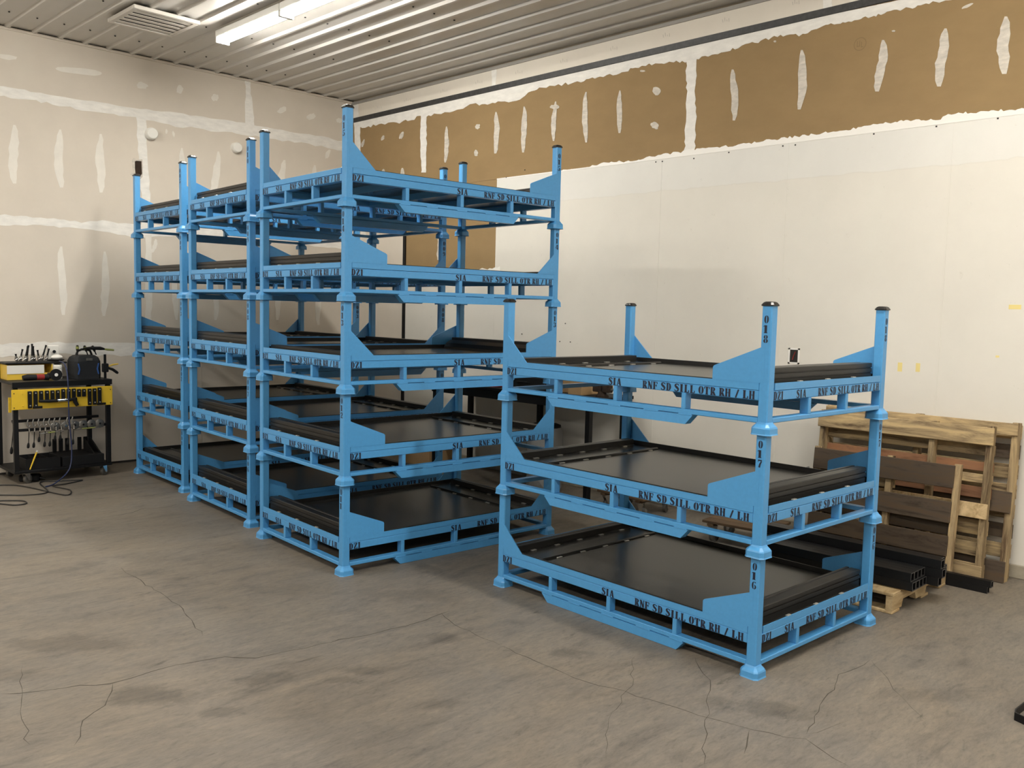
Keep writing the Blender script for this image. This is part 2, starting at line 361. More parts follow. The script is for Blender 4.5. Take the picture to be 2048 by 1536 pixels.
# ------------------------------------------------------------------ wall finish
def jit(seq, amp, rnd):
    return [q + rnd.uniform(-amp, amp) for q in seq]
def strip_outline(keys, amp_t, amp_b, step, seed):
    """keys: (x, ytop, ybot) pixel keys; gives a closed pixel outline with ragged edges"""
    rnd = random.Random(seed); xs = []; x = keys[0][0]
    while x < keys[-1][0]: xs.append(x); x += step * rnd.uniform(0.7, 1.3)
    xs.append(keys[-1][0])
    def ip(x, c):
        for a, b in zip(keys, keys[1:]):
            if a[0] <= x <= b[0]: return a[c] + (b[c] - a[c]) * (x - a[0]) / max(b[0] - a[0], 1e-6)
        return keys[-1][c]
    top = [(x, ip(x, 1) + rnd.uniform(-amp_t, amp_t)) for x in xs]; bot = [(x, ip(x, 2) + rnd.uniform(-amp_b, amp_b)) for x in xs]
    return top + bot[::-1]
def vstrip_outline(keys, amp, step, seed):
    """keys: (y, xl, xr)"""
    return [(b, a) for a, b in strip_outline(keys, amp, amp, step, seed)]
def blob(x, y, w, h, seed, rot=0.0, n=14):
    rnd = random.Random(seed); out = []
    for i in range(n):
        a = 2 * math.pi * i / n; r = rnd.uniform(0.75, 1.1)
        dx, dy = 0.5 * w * r * math.cos(a), 0.5 * h * r * math.sin(a)
        out.append((x + dx * math.cos(rot) - dy * math.sin(rot), y + dx * math.sin(rot) + dy * math.cos(rot)))
    return out
def nail(x0, y0, x1, y1, w, seed):
    """tapered vertical daub between (x0,y0) and (x1,y1)"""
    rnd = random.Random(seed); L, R = [], []; n = 11
    for i in range(n):
        t = i / (n - 1); ww = w * 0.5 * (0.06 + 1.02 * min(1, math.sin(math.pi * (0.01 + 0.96 * t)) ** 0.5)) * rnd.uniform(0.88, 1.1)
        cx = x0 + (x1 - x0) * t + rnd.uniform(-0.08, 0.08) * w + 0.12 * w * math.sin(5 * t + seed); cy = y0 + (y1 - y0) * t
        L.append((cx - ww, cy)); R.append((cx + ww, cy))
    return L + R[::-1]
_off = [0]
def daub(parent, wall, outline, m, name='joint_compound', th=0.0012, clampz=None):
    _off[0] = (_off[0] + 1) % 9; th = th + 0.00012 * _off[0]
    f = wl if wall == 'L' else wr; pts = [f(*p) for p in outline]
    if clampz: pts = [Vector((p.x, p.y, min(max(p.z, clampz[0]), clampz[1]))) for p in pts]
    if wall == 'L': pl = [(min(p.x, XR - 0.001), p.z) for p in pts]; fn = lambda a, b, t: (a, YL - t, b)
    else: pl = [(min(p.y, YL - 0.001), p.z) for p in pts]; fn = lambda a, b, t: (XR - t, a, b)
    return part(name, Geo().prism(pl, fn, 0.0, th), m, parent)

# left wall: gypsum sheets hung in rows with taped joints
rows = [(0.02, wl(150, 693).z), (wl(150, 693).z, wl(150, 447).z), (wl(150, 447).z, wl(280, 227).z), (wl(280, 227).z, ZC - 0.02)]
zt = [r[1] for r in rows]
seams = [[4.55, 0.9], [5.2, 1.55, -2.0], [wl(284, 330).x, 0.25], [wl(497, 210).x, 1.45]]
for (z0, z1), sm in zip(rows, seams):
    xs = sorted([XB] + [s for s in sm if XB < s < XR] + [XR])
    for a, b in zip(xs, xs[1:]):
        part('gypsum_sheet', Geo().box(a + 0.001, b - 0.001, YL, YL + 0.0135, z0 + 0.001, z1 - 0.001, 0.0), 'gyp', wall_left)
J = lambda *a, **k: daub(wall_left, 'L', *a, **k)
J(strip_outline([(-260, 135, 152), (0, 171, 191), (100, 190, 207), (190, 204, 224), (281, 217, 237), (350, 226, 252), (492, 247, 269), (600, 268, 286), (640, 271, 292), (679, 282, 300), (708, 286, 306)], 1.6, 2.4, 13, 1), 'mud')
J(strip_outline([(-260, 412, 432), (0, 429, 450), (90, 436, 452), (169, 445, 459), (200, 441, 462), (264, 449, 474), (360, 451, 472), (440, 456, 480), (560, 465, 487), (706, 478, 500)], 1.6, 2.2, 13, 2), 'mud')
J(strip_outline([(-260, 688, 715), (0, 689, 713), (100, 684, 708), (240, 685, 711), (330, 685, 706), (450, 684, 706), (600, 683, 704), (707, 682, 702)], 2.2, 3.0, 14, 3), 'mud')
J(vstrip_outline([(158, 490, 501), (190, 491, 502), (225, 490, 507), (262, 489, 508)], 1.2, 9, 4), 'mud')
J(vstrip_outline([(230, 272, 291), (280, 275, 293), (330, 279, 297), (400, 283, 301), (452, 283, 300)], 1.6, 12, 5), 'mud')
J(vstrip_outline([(470, 291, 303), (560, 291, 304), (688, 291, 303)], 1.4, 14, 6), 'mudgrey')
for i, (x0, y0, x1, y1, ww) in enumerate([(26, 250, 29, 367, 18), (118, 259, 121, 375, 17), (202, 268, 201, 385, 16), (123, 493, 126, 630, 15), (210, 503, 208, 632, 15),
        (363, 296, 363, 425, 13), (436, 303, 428, 400, 13), (567, 320, 560, 400, 13), (630, 330, 626, 420, 12), (348, 540, 352, 640, 11), (430, 545, 432, 640, 11), (312, 478, 306, 505, 8), (560, 540, 556, 640, 11), (640, 540, 636, 650, 11),
        (742, 640, 738, 690, 9), (760, 640, 757, 690, 8)]):
    if x0 < 705: J(nail(x0, y0, x1, y1, ww, 20 + i), 'mudgrey')
for i, (x, y, ww, h, r) in enumerate([(14, 114, 44, 11, .12), (156, 142, 104, 14, .12), (284, 171, 24, 14, .1), (359, 179, 15, 18, .2), (430, 195, 15, 15, -.3), (564, 220, 21, 12, -.5), (623, 233, 20, 13, -.3), (656, 307, 9, 22, .4), (678, 241, 12, 10, 0), (333, 263, 5, 10, 0), (347, 268, 5, 14, -.2)]):
    J(blob(x, y, ww, h, 60 + i, r), 'mudgrey')

# right wall: pale band, dark metal strip, tan sheets, white panels
def yz(x, y):
    p = wr(x, y); return p.y, p.z
z_strip_b = 0.5 * (wr(711, 243).z + wr(1400, 92).z); z_strip_t = z_strip_b + 0.055
z_white = wr(1388, 309).z
def rsheet(name, y0, y1, z0, z1, m, x0=0.0, x1=0.0175, c=0.0):
    return part(name, Geo().box(XR + x0, XR + x1, y0 + 0.001, y1 - 0.001, z0 + 0.001, z1 - 0.001, c), m, wall_right)
yb = [YL, wr(988, 150).y, wr(1650, 12).y, 0.4, -3.2, YB]
for a, b in zip(yb, yb[1:]): rsheet('upper_sheet', b, a, z_strip_t - 0.02, ZC - 0.02, 'upper')
yt = [YL, wr(845, 290).y, wr(1383, 220).y, 1.3, -2.3, YB]
for a, b in zip(yt, yt[1:]): rsheet('tan_sheet', b, a, z_white, z_strip_t - 0.02, 'tan', 0.002)
struct('trim_3', Geo().box(XR - 0.014, XR + 0.001, YB, YL - 0.02, z_strip_b, z_strip_t, 0.002), 'darkmetal')
# lower part near the corner stays tan, then white panels
y_w = wr(992, 450).y
rsheet('tan_sheet', y_w, wr(806, 500).y, wr(990, 540).z, z_white, 'tan', 0.002)
rsheet('white_panel', y_w, wr(806, 500).y, 0.09, wr(990, 540).z, 'white')
rsheet('gypsum_sheet', wr(808, 560).y, YL - 0.001, 0.09, z_white, 'gyp', 0.0)
struct('trim_4', Geo().box(XR - 0.02, XR + 0.002, wr(808, 600).y - 0.028, wr(808, 600).y + 0.012, 0.09, z_white - 0.02, 0.002), 'black')
ys = [y_w, wr(1320, 420).y, wr(1572, 400).y, wr(1897, 400).y]
dy = ys[2] - ys[3]
while ys[-1] - dy > YB: ys.append(ys[-1] - dy)
ys.append(YB)
for a, b in zip(ys, ys[1:]): rsheet('white_panel', b, a, 0.09, z_white, 'white', -0.001)
for yy in ys[1:-1]: part('panel_batten', Geo().box(XR - 0.0028, XR, yy - 0.006, yy + 0.006, 0.09, z_white - 0.003, 0.0008), 'white', wall_right)
part('panel_cap', Geo().box(XR - 0.004, XR, YB, y_w, z_white - 0.006, z_white + 0.006, 0.001), 'seam', wall_right)
struct('baseboard_right', Geo().box(XR - 0.012, XR + 0.017, YB, YL, 0.0, 0.09, 0.004), 'curb')
struct('dark_base_gap_left', Geo().box(XB, XR, YL - 0.002, YL + 0.0135, 0.0, 0.02), 'dark')  # dark strip, its colour standing in for shade in the gap under the sheets
K = lambda *a, **k: daub(wall_right, 'R', *a, **k)
K(strip_outline([(716, 234, 256), (760, 225, 250), (800, 217, 245), (845, 207, 232), (890, 198, 226), (940, 187, 210), (1000, 173, 205), (1040, 163, 200), (1070, 157, 178), (1150, 140, 165), (1230, 122, 148), (1300, 107, 128), (1380, 90, 122), (1420, 82, 112), (1500, 65, 88), (1560, 52, 70), (1600, 43, 71), (1640, 34, 54), (1720, 17, 38), (1800, 0, 20), (1900, -21, -2), (2100, -63, -44)], 0.3, 3.2, 6, 31), 'mud', clampz=(0, z_strip_b))
K(strip_outline([(990, 373, 392), (1040, 367, 389), (1080, 352, 384), (1120, 342, 372), (1165, 338, 360), (1200, 328, 350), (1260, 321, 341), (1300, 314, 333), (1383, 300, 320), (1430, 296, 311), (1500, 286, 302), (1560, 277, 293), (1620, 270, 284), (1700, 259, 274), (1740, 251, 270), (1800, 242, 262), (1880, 238, 254), (1900, 228, 251), (1980, 222, 244), (2048, 218, 238), (2200, 200, 220)], 2.6, 0.2, 5, 32), 'seam', clampz=(z_white - 0.004, 9))
K(strip_outline([(836, 545, 560), (880, 545, 560), (990, 536, 552), (1000, 534, 550)], 2.5, 1.5, 6, 35), 'seam')
K(vstrip_outline([(203, 708, 716), (260, 709, 720), (300, 711, 722), (470, 722, 731)], 1.0, 8, 33), 'mud')
K(vstrip_outline([(214, 841, 852), (260, 841, 853), (300, 841, 853), (345, 843, 853)], 1.2, 7, 34), 'mud')
K(vstrip_outline([(104, 1374, 1396), (150, 1372, 1392), (190, 1374, 1390), (230, 1371, 1393), (309, 1369, 1389)], 1.8, 8, 36), 'mud')
K(vstrip_outline([(136, 983, 993), (155, 984, 992), (181, 984, 992)], 0.8, 7, 37), 'mud')
K(vstrip_outline([(-10, 1646, 1664), (10, 1647, 1664), (26, 1647, 1665)], 0.8, 7, 38), 'mud')
for i, (x0, y0, x1, y1, ww) in enumerate([(894, 253, 891, 325, 8), (993, 224, 992, 307, 10), (1048, 213, 1048, 305, 10), (1110, 203, 1107, 282, 9), (1171, 184, 1171, 285, 10), (1240, 181, 1238, 266, 10),
        (1468, 139, 1468, 241, 14), (1606, 100, 1601, 219, 16), (1767, 80, 1757, 183, 18), (1889, 57, 1880, 173, 20), (2011, 33, 2008, 148, 22), (2160, -5, 2150, 125, 24),
        (768, 338, 765, 372, 9), (806, 336, 804, 375, 9), (880, 460, 878, 520, 9)]):
    K(nail(x0, y0, x1, y1, ww, 80 + i), 'mudtan', name='nail_daub')
for i, (x, y, ww, h, r) in enumerate([(955, 253, 10, 12, .5), (952, 306, 9, 14, 0), (1313, 182, 18, 17, -.5), (1310, 251, 18, 15, .5), (726, 287, 6, 17, .3), (766, 276, 6, 12, .4), (803, 271, 8, 17, .4), (1110, 214, 22, 10, 0), (1935, 12, 26, 6, -.4), (1285, 142, 12, 4, 0), (1787, 62, 8, 4, 0), (1550, 83, 6, 4, 0)]):
    K(blob(x, y, ww, h, 110 + i, r), 'mudtan', name='nail_daub')
g = Geo()
for x, y in [(1013, 355), (1050, 340), (1388, 317), (1312, 324), (1325, 323), (1458, 305), (1566, 292), (1591, 290), (1748, 268), (1873, 253), (1996, 237), (1131, 647), (1120, 683), (1141, 684), (1044, 668)]:
    p = wr(x, y); g.box(XR - 0.005, XR - 0.001, p.y - 0.005, p.y + 0.005, p.z - 0.005, p.z + 0.005)
so = part('screw_heads', g, 'dark', wall_right); so['kind'] = 'stuff'
# pencilled dimension marks on the pale band are faint short strokes
g = Geo()
for x in (757, 815, 888, 958, 1038, 1128, 1228, 1333, 1452, 1592):
    yb_ = 203 - (x - 708) * 0.2515 + 24
    for d, e_, h_ in ((-6, 2, .013), (-2, -1, .016), (2, 1, .008), (6, 0, .014)):
        p = wr(x + d, yb_ + e_); g.prism([(p.y - .003, p.z - h_), (p.y + .001, p.z - h_), (p.y + .005 - .002 * d / 6, p.z + h_), (p.y + .001 - .002 * d / 6, p.z + h_)], lambda a_, b_, q_: (XR - q_, a_, b_), .0002, .001)
so = part('pencil_marks', g, 'pencil', wall_right); so['kind'] = 'stuff'

# faint round printed mark on the tan paper
p = wr(1720, 88); g = Geo(); R0, R1 = .048, .042
vs_ = []
for k_ in range(24):
    a_ = 2 * math.pi * k_ / 24; vs_ += [(XR + .0008, p.y + R0 * math.cos(a_), p.z + R0 * math.sin(a_)), (XR + .0008, p.y + R1 * math.cos(a_), p.z + R1 * math.sin(a_))]
g.add(vs_, [(2 * k_, 2 * ((k_ + 1) % 24), 2 * ((k_ + 1) % 24) + 1, 2 * k_ + 1) for k_ in range(24)])
def bar_(y0_, y1_, z0_, z1_): g.add([(XR + .0008, p.y - y0_, p.z + z0_), (XR + .0008, p.y - y1_, p.z + z0_), (XR + .0008, p.y - y1_, p.z + z1_), (XR + .0008, p.y - y0_, p.z + z1_)], [(0, 1, 2, 3)])
bar_(-.024, -.018, -.012, .024); bar_(-.006, .0, -.012, .024); bar_(-.024, .0, -.018, -.012); bar_(.008, .014, -.026, .014); bar_(.014, .026, -.026, -.020)
o_ = part('printed_mark', g, 'taninkprint', wall_right)

# electrical box opening, stickers, hole and round covers
p = wr(1588, 712)
t = thing('outlet_opening', 'dark open electrical box cut into the white wall', 'outlet', (XR - 0.001, p.y, p.z))
part('frame', Geo().box(-0.004, 0.0, -0.048, -0.034, -0.062, 0.062).box(-0.004, 0, 0.034, 0.048, -0.062, 0.062).box(-0.004, 0, -0.048, 0.048, 0.05, 0.062).box(-0.004, 0, -0.048, 0.048, -0.062, -0.05), 'seam', t)
part('cavity', Geo().box(-0.002, 0.0, -0.033, 0.033, -0.049, 0.049), 'dark', t)
part('wire', Geo().tube([(-0.004, 0.01, -0.03), (-0.008, 0.0, 0.0), (-0.004, -0.012, 0.035)], 0.003, 6), 'red', t)
p = wr(1586, 742)
single('blank_plate', Geo().box(-0.005, 0, -0.05, 0.05, -0.035, 0.03, 0.002), 'seam', 'small white plate below the open electrical box', 'plate', (XR - 0.001, p.y, p.z))
for x, y, ww, h, lb in [(1800, 734, .032, .065, 'left of the two small upright yellow stickers on the white wall'), (1836, 735, .030, .062, 'right of the two small upright yellow stickers on the white wall'), (2030, 614, .075, .030, 'wide pale yellow tape label high on the white wall'), (1995, 713, .022, .014, 'tiny pale yellow tape scrap on the white wall')]:
    p = wr(x, y)
    single('wall_sticker', Geo().box(-0.001, 0, -ww / 2, ww / 2, -h / 2, h / 2), 'sticker', lb, 'sticker', (XR - 0.0012, p.y, p.z), group='yellow stickers on the white wall')
p = wl(275, 337)
t = thing('wall_hole', 'ragged hole broken through the grey gypsum wall above the far stack', 'hole', (p.x, YL, p.z))
rnd = random.Random(3)
part('torn_edge', Geo().prism([(-.055, .075), (-.04, .10), (-.01, .092), (.05, .10), (.056, .02), (.05, -.08), (.02, -.115), (-.03, -.10), (-.075, -.07), (-.045, -.04), (-.05, .02)], lambda a, b, q: (a, -q, b), 0.0, 0.004), 'mudtan', t)
part('cavity', Geo().prism([(-.028, .07), (-.012, .078), (.040, .08), (.044, -.05), (.018, -.085), (-.022, -.062), (-.028, -.01)], lambda a, b, q: (a, -q, b), 0.004, 0.006), 'hole', t)
for (x, y, r), lb in zip([(301, 268, .062), (471, 296, .058)], ['left of two round white covers high on the grey gypsum wall', 'right of two round white covers high on the grey gypsum wall']):
    p = wl(x, y)
    t = thing('round_cover', lb, 'wall cover', (p.x, YL, p.z), group='round white covers on the gypsum wall')
    part('collar', Geo().cyl((0, 0, 0), (0, -0.045, 0), r * 1.02, r, 24), 'plaswhite', t, True)
    part('lid', Geo().tube([(0, -0.045, 0), (0, -0.060, 0), (0, -0.066, 0)], [r * 0.96, r * 0.93, r * 0.82], 24), 'plaswhite', t, True)

# floor cracks
def crack(pts, w0, seed):
    rnd = random.Random(seed); P = []
    for a, b in zip(pts, pts[1:]):
        A, B = fl(*a), fl(*b); nn = max(2, int((B - A).length / 0.06))
        for i in range(nn):
            p = A.lerp(B, i / nn); P.append(p + Vector((rnd.uniform(-.012, .012), rnd.uniform(-.012, .012), 0)))
    P.append(fl(*pts[-1])); vs = []; n = len(P)
    for i, p in enumerate(P):
        t = (P[min(i + 1, n - 1)] - P[max(i - 1, 0)]).normalized(); u = Vector((-t.y, t.x, 0)); ww = 1.7 * w0 * rnd.uniform(0.4, 1.2) * (1 if 0 < i < n - 1 else 0.1)
        vs += [p + u * ww + Vector((0, 0, 0.0006)), p - u * ww + Vector((0, 0, 0.0006))]
    part('crack', Geo().add(vs, [(2 * i, 2 * i + 1, 2 * i + 3, 2 * i + 2) for i in range(n - 1)]), 'crack', floor)
for i, (pts, w0) in enumerate([([(0, 1388), (85, 1382), (160, 1370), (225, 1368), (300, 1345), (380, 1325), (450, 1315), (510, 1318), (590, 1300), (680, 1280), (760, 1265), (850, 1240), (900, 1222)], .0024),
        ([(228, 1368), (215, 1412), (170, 1440), (148, 1492)], .0014), ([(238, 1135), (300, 1175), (355, 1210), (385, 1240), (405, 1272)], .0013), ([(240, 1032), (285, 1018), (330, 1015), (355, 1008)], .0016),
        ([(150, 1050), (165, 1045)], .001), ([(1000, 1290), (1130, 1350), (1250, 1385), (1400, 1430), (1500, 1460), (1610, 1480), (1700, 1534)], .0014), ([(1390, 1312), (1415, 1360), (1412, 1440), (1408, 1530)], .0012),
        ([(1610, 1468), (1650, 1400), (1680, 1350), (1740, 1320)], .0012), ([(1505, 1462), (1488, 1508)], .0014), ([(1270, 1310), (1262, 1370), (1215, 1440), (1212, 1520)], .0007), ([(880, 1225), (910, 1250), (1000, 1290)], .0012),
        ([(55, 1490), (40, 1400), (45, 1330)], .0009), ([(1610, 1470), (1700, 1440)], .0008), ([(1745, 1320), (1790, 1380), (1850, 1440)], .0007)]):
    crack(pts, w0, 300 + i)

# ------------------------------------------------------------------ ceiling vent and lamps
vt = thing('ceiling_vent', 'square louvred air vent in the ribbed ceiling', 'vent', (3.475, 8.15, ZC - 0.0215))
W2, D2 = 0.295, 0.295
g = Geo()
for a in ((-W2, W2, -D2, -D2 + 0.045), (-W2, W2, D2 - 0.045, D2), (-W2, -W2 + 0.045, -D2 + 0.045, D2 - 0.045), (W2 - 0.045, W2, -D2 + 0.045, D2 - 0.045)): g.box(*a, -0.034, 0.0, 0.004)
part('frame', g, 'vent', vt)
part('backing', Geo().box(-W2 + 0.04, W2 - 0.04, -D2 + 0.04, D2 - 0.04, -0.003, 0.0), 'dark', vt)
for i in range(5):
    y = -0.196 + i * 0.098
    part('slat', Geo().box(-W2 + 0.046, W2 - 0.046, y - 0.030, y + 0.030, -0.030, -0.027), 'vent', vt)
def lamp(x, y, lb):
    t = thing('strip_lamp', lb, 'lamp', (x, y, 4.160), group='ceiling strip lamps')
    part('body', Geo().box(-0.07, 0.07, -0.565, 0.565, 0.0, 0.062, 0.006), 'lampbody', t)
    g = Geo(); prf = [(0.060 * math.cos(a), -0.046 * math.sin(a)) for a in [math.pi * i / 10 for i in range(11)]]
    g.prism(prf, lambda a, b, q: (a, q, b), -0.545, 0.545)
    part('lens', g, 'lens', t, True)
    for s_ in (-1, 1): part('end_cap', Geo().box(-0.066, 0.066, s_ * 0.556 - 0.010, s_ * 0.556 + 0.010, -0.048, 0.0, 0.004), 'lampbody', t)
LX = 4.05
lamp(LX, 7.43, 'lit strip lamp on the ceiling nearest the corner')
lamp(LX, 6.29, 'lit strip lamp on the ceiling cut by the top edge of the picture')
spots = [(x, y + d) for x in (LX, 0.45) for y in (1.2, -3.2) for d in (0.57, -0.57)] + [(0.45, 7.43), (0.45, 6.29)] + [(-3.2, y + d) for y in (6.86, 2.1, -2.6) for d in (0.57, -0.57)]
for x, y in spots: lamp(x, y, 'lit strip lamp on the ceiling outside the picture')

# ------------------------------------------------------------------ stencil lettering
def rect(x0, x1, y0, y1):
    e = .022 if y1 - y0 > .2 else 0.0; f = .012 if y1 - y0 <= .2 else 0.0; x0, x1, y0, y1 = x0 - e, x1 + e, max(y0 - f, 0), min(y1 + f, 1)
    return [(x0, y0), (x1, y0), (x1, y1), (x0, y1)]
def stroke(pts, ws):
    out = []; n = len(pts)
    if not isinstance(ws, (list, tuple)): ws = [ws] * n
    ws = [q + .045 for q in ws]; L, R = [], []
    for i, p in enumerate(pts):
        a, b = pts[max(i - 1, 0)], pts[min(i + 1, n - 1)]; dx, dy = b[0] - a[0], b[1] - a[1]; l = math.hypot(dx, dy) or 1
        L.append((p[0] - dy / l * ws[i] / 2, p[1] + dx / l * ws[i] / 2)); R.append((p[0] + dy / l * ws[i] / 2, p[1] - dx / l * ws[i] / 2))
    for i in range(n - 1): out.append([R[i], R[i + 1], L[i + 1], L[i]])
    return out
def ring(cx, cy, rxo, ryo, rxi, ryi, a0, a1, n=9):
    rxo, rxi, ryi = rxo + .02, max(rxi - .025, .01), ryi - .02; out = []; P = []
    for i in range(n + 1):
        a = math.radians(a0 + (a1 - a0) * i / n); P.append(((cx + rxo * math.cos(a), cy + ryo * math.sin(a)), (cx + rxi * math.cos(a), cy + ryi * math.sin(a))))
    for (o0, i0), (o1, i1) in zip(P, P[1:]): out.append([o0, o1, i1, i0])
    return out
def stem(x0, x1, top=True, bot=True, s=.07):
    o = [rect(x0, x1, 0, 1)]
    if bot: o += [rect(x0 - s, x0, 0, .07), rect(x1, x1 + s, 0, .07)]
    if top: o += [rect(x0 - s, x0, .93, 1), rect(x1, x1 + s, .93, 1)]
    return o
SP = [(.60, .76), (.55, .90), (.34, .965), (.16, .88), (.13, .74), (.24, .61), (.42, .47), (.53, .33), (.50, .14), (.32, .035), (.12, .10), (.06, .26)]
SW = [.05, .09, .08, .15, .21, .25, .26, .22, .16, .08, .09, .05]
six = ring(.29, .5, .26, .5, .075, .42, 92, 268) + ring(.35, .31, .25, .31, .10, .235, -88, 88) + stroke([(.34, .965), (.46, .93), (.52, .84)], [.04, .08, .10])
GL = {'D': stem(.08, .28) + ring(.34, .5, .31, .5, .09, .42, -90, 90), 'I': stem(.20, .44), 'O': ring(.30, .5, .29, .5, .07, .42, 90, 270) + ring(.36, .5, .29, .5, .07, .42, -90, 90),
      'R': stem(.08, .28) + ring(.33, .74, .27, .26, .08, .18, -90, 90) + stroke([(.37, .46), (.56, .03)], .21) + [rect(.48, .70, 0, .07)],
      'N': [rect(.10, .17, 0, 1), rect(.02, .25, 0, .07), rect(.0, .17, .93, 1), rect(.54, .61, .1, 1), rect(.46, .69, .93, 1)] + stroke([(.13, .98), (.55, .02)], .21),
      'F': stem(.08, .30) + [rect(.34, .62, .92, 1), rect(.55, .62, .70, .92), rect(.34, .48, .46, .53), rect(.46, .52, .36, .64)],
      'L': stem(.08, .30) + [rect(.34, .62, 0, .08), rect(.55, .62, .08, .32)],
      'T': stem(.22, .44, False) + [rect(.0, .19, .92, 1), rect(.47, .66, .92, 1), rect(.0, .07, .70, .92), rect(.59, .66, .70, .92)],
      'H': stem(.05, .24, s=.05) + stem(.42, .61, s=.05) + [rect(.24, .31, .46, .54), rect(.35, .42, .46, .54)],
      'A': stroke([(.09, .03), (.29, .95)], .07) + stroke([(.34, .99), (.55, .03)], .21) + [rect(.18, .40, .26, .33), rect(0, .19, 0, .06), rect(.42, .69, 0, .06)],
      'S': stroke(SP, SW), 'Z': [rect(.05, .60, .92, 1), rect(.05, .12, .70, .92), rect(.05, .62, 0, .08), rect(.55, .62, .08, .30)] + stroke([(.52, .90), (.14, .10)], .21),
      '/': stroke([(.18, 0), (.50, 1)], .14), '1': stem(.20, .42, False) + [[(.06, .80), (.20, .88), (.20, 1), (.06, .88)]],
      '0': ring(.29, .5, .25, .5, .06, .42, 90, 270) + ring(.35, .5, .25, .5, .06, .42, -90, 90),
      '2': stroke([(.10, .72), (.14, .90), (.32, .965), (.50, .86), (.50, .68), (.34, .44), (.14, .14)], [.16, .16, .09, .17, .22, .18, .10]) + [rect(.06, .60, 0, .13), rect(.53, .60, .13, .26)],
      '3': ring(.28, .745, .30, .255, .08, .18, -88, 88) + ring(.28, .27, .33, .27, .09, .19, -88, 88) + stroke([(.24, .96), (.12, .90), (.10, .76)], [.09, .13, .15]) + stroke([(.24, .04), (.10, .10), (.08, .26)], [.09, .13, .15]),
      '4': stroke([(.33, .97), (.04, .33)], .09) + [rect(.02, .32, .22, .31), rect(.36, .56, .0, 1), rect(.56, .66, .22, .31), rect(.28, .64, 0, .06)],
      '5': [rect(.10, .56, .88, 1), rect(.10, .17, .55, .88)] + ring(.28, .30, .32, .30, .09, .21, -88, 88) + stroke([(.24, .04), (.10, .10), (.08, .26)], [.09, .13, .15]),
      '6': six, '7': [rect(.05, .60, .85, 1), rect(.05, .12, .68, .85)] + stroke([(.54, .82), (.34, .40), (.26, .0)], [.12, .18, .22]),
      '8': ring(.29, .755, .22, .245, .05, .17, 90, 270) + ring(.35, .755, .22, .245, .05, .17, -90, 90) + ring(.29, .26, .26, .26, .06, .18, 90, 270) + ring(.35, .26, .26, .26, .06, .18, -90, 90),
      '9': [[(.64 - a, 1 - b) for a, b in q] for q in six], ' ': []}
def adv(ch): return {' ': .36, 'I': .60, '1': .60, '/': .66}.get(ch, .75)
def text_w(txt): return sum(adv(c) for c in txt) - .08
def text_polys(txt, x0, x1, z0, z1, fn):
    g = Geo(); sx = (x1 - x0) / text_w(txt); x = x0
    for ch in txt:
        o = -.10 if ch in 'I1' else 0.0
        for q in GL[ch]:
            g.add([fn(x + sx * (a + o), z0 + (z1 - z0) * b) for a, b in q], [tuple(range(len(q)))])
        x += sx * adv(ch)
    return g

# ------------------------------------------------------------------ stacking racks
RL, RW, RH = 1.7796, 1.1379, 0.580
PHF = 0.026
def oct_ring(h, c, z): return [(h, -h + c, z), (h, h - c, z), (h - c, h, z), (-h + c, h, z), (-h, h - c, z), (-h, -h + c, z), (-h + c, -h, z), (h - c, -h, z)]
RM = {}
RM['post'] = Geo().rings([oct_ring(PHF, .005, .048), oct_ring(PHF, .005, .597)]).mesh('post', 'blue')
g = Geo().rings([oct_ring(.0285, .006, .058), oct_ring(.033, .008, .050), oct_ring(.0455, .014, .037), oct_ring(.0485, .015, .030), oct_ring(.0490, .015, .006), oct_ring(.0515, .016, .0),
                 oct_ring(.045, .013, .0), oct_ring(.043, .013, .030), oct_ring(.036, .010, .042)])
RM['foot'] = g.mesh('foot', 'blue')
RM['cap'] = Geo().rings([oct_ring(.0255, .005, .596), oct_ring(.0322, .009, .597), oct_ring(.0330, .009, .602), oct_ring(.0255, .008, .613), oct_ring(.018, .006, .617)]).mesh('cap', 'cap')
def side_parts(n, ups, txt_pos, gap):
    """one side; x runs left to right seen from outside, outer face at y = -PHF"""
    h = n / 2; d = {}
    d['bottom_rail'] = Geo().box(-h + PHF - .002, h - PHF + .002, -PHF + .001, -PHF + .050, .053, .077, .003).mesh('bottom_rail', 'blue')
    d['name_rail'] = Geo().box(-h + PHF - .002, h - PHF + .002, -PHF + .001, -PHF + .046, .158, .2040, .003).mesh('name_rail', 'blue')
    d['ledge_angle'] = Geo().prism([(-PHF + .001, .2065), (-PHF + .001, .240), (-PHF + .006, .240), (-PHF + .006, .2115), (-PHF + .050, .2115), (-PHF + .050, .2065)], lambda a, b, q: (q, a, b), -h + PHF + gap, h - PHF - gap).mesh('ledge_angle', 'blue')
    d['upright'] = Geo().box(-.0135, .0135, -PHF + .0015, -PHF + .050, .076, .159, .003).mesh('upright', 'blue')
    d['words'] = []
    for tx, a, b in txt_pos:
        st_ = (b - a) / text_w(tx); xa = a - h
        for wd in tx.split(' '):
            xb = xa + st_ * text_w(wd)
            d['words'].append(text_polys(wd, xa, xb, .161, .2005, lambda u, v: (u, -PHF + .0004, v)).mesh('stencil_word', 'print')); xa = xb + st_ * (.08 + .36)
    d['ups'] = [u - h for u in ups]
    return d
LONG = side_parts(RL, (.433, .881, 1.330), [('DZ1', .020, .108), ('SIA', .834, .922), ('RNF SD SILL OTR RH / LH', 1.068, 1.736)], -.001)
SHORT = side_parts(RW, (.362, .739), [('DZ1', .024, .112), ('SIA', .228, .316), ('RNF SD SILL OTR RH / LH', .434, 1.090)], .007)
hl = RL / 2
RM['skid'] = Geo().prism([(.364 - hl, .0505), (1.391 - hl, .0505), (1.346 - hl, .002), (.414 - hl, .002)], lambda a, b, q: (a, q, b), -PHF + .001, -PHF + .048).mesh('skid', 'blue')
RM['weld'] = []; prev = .375
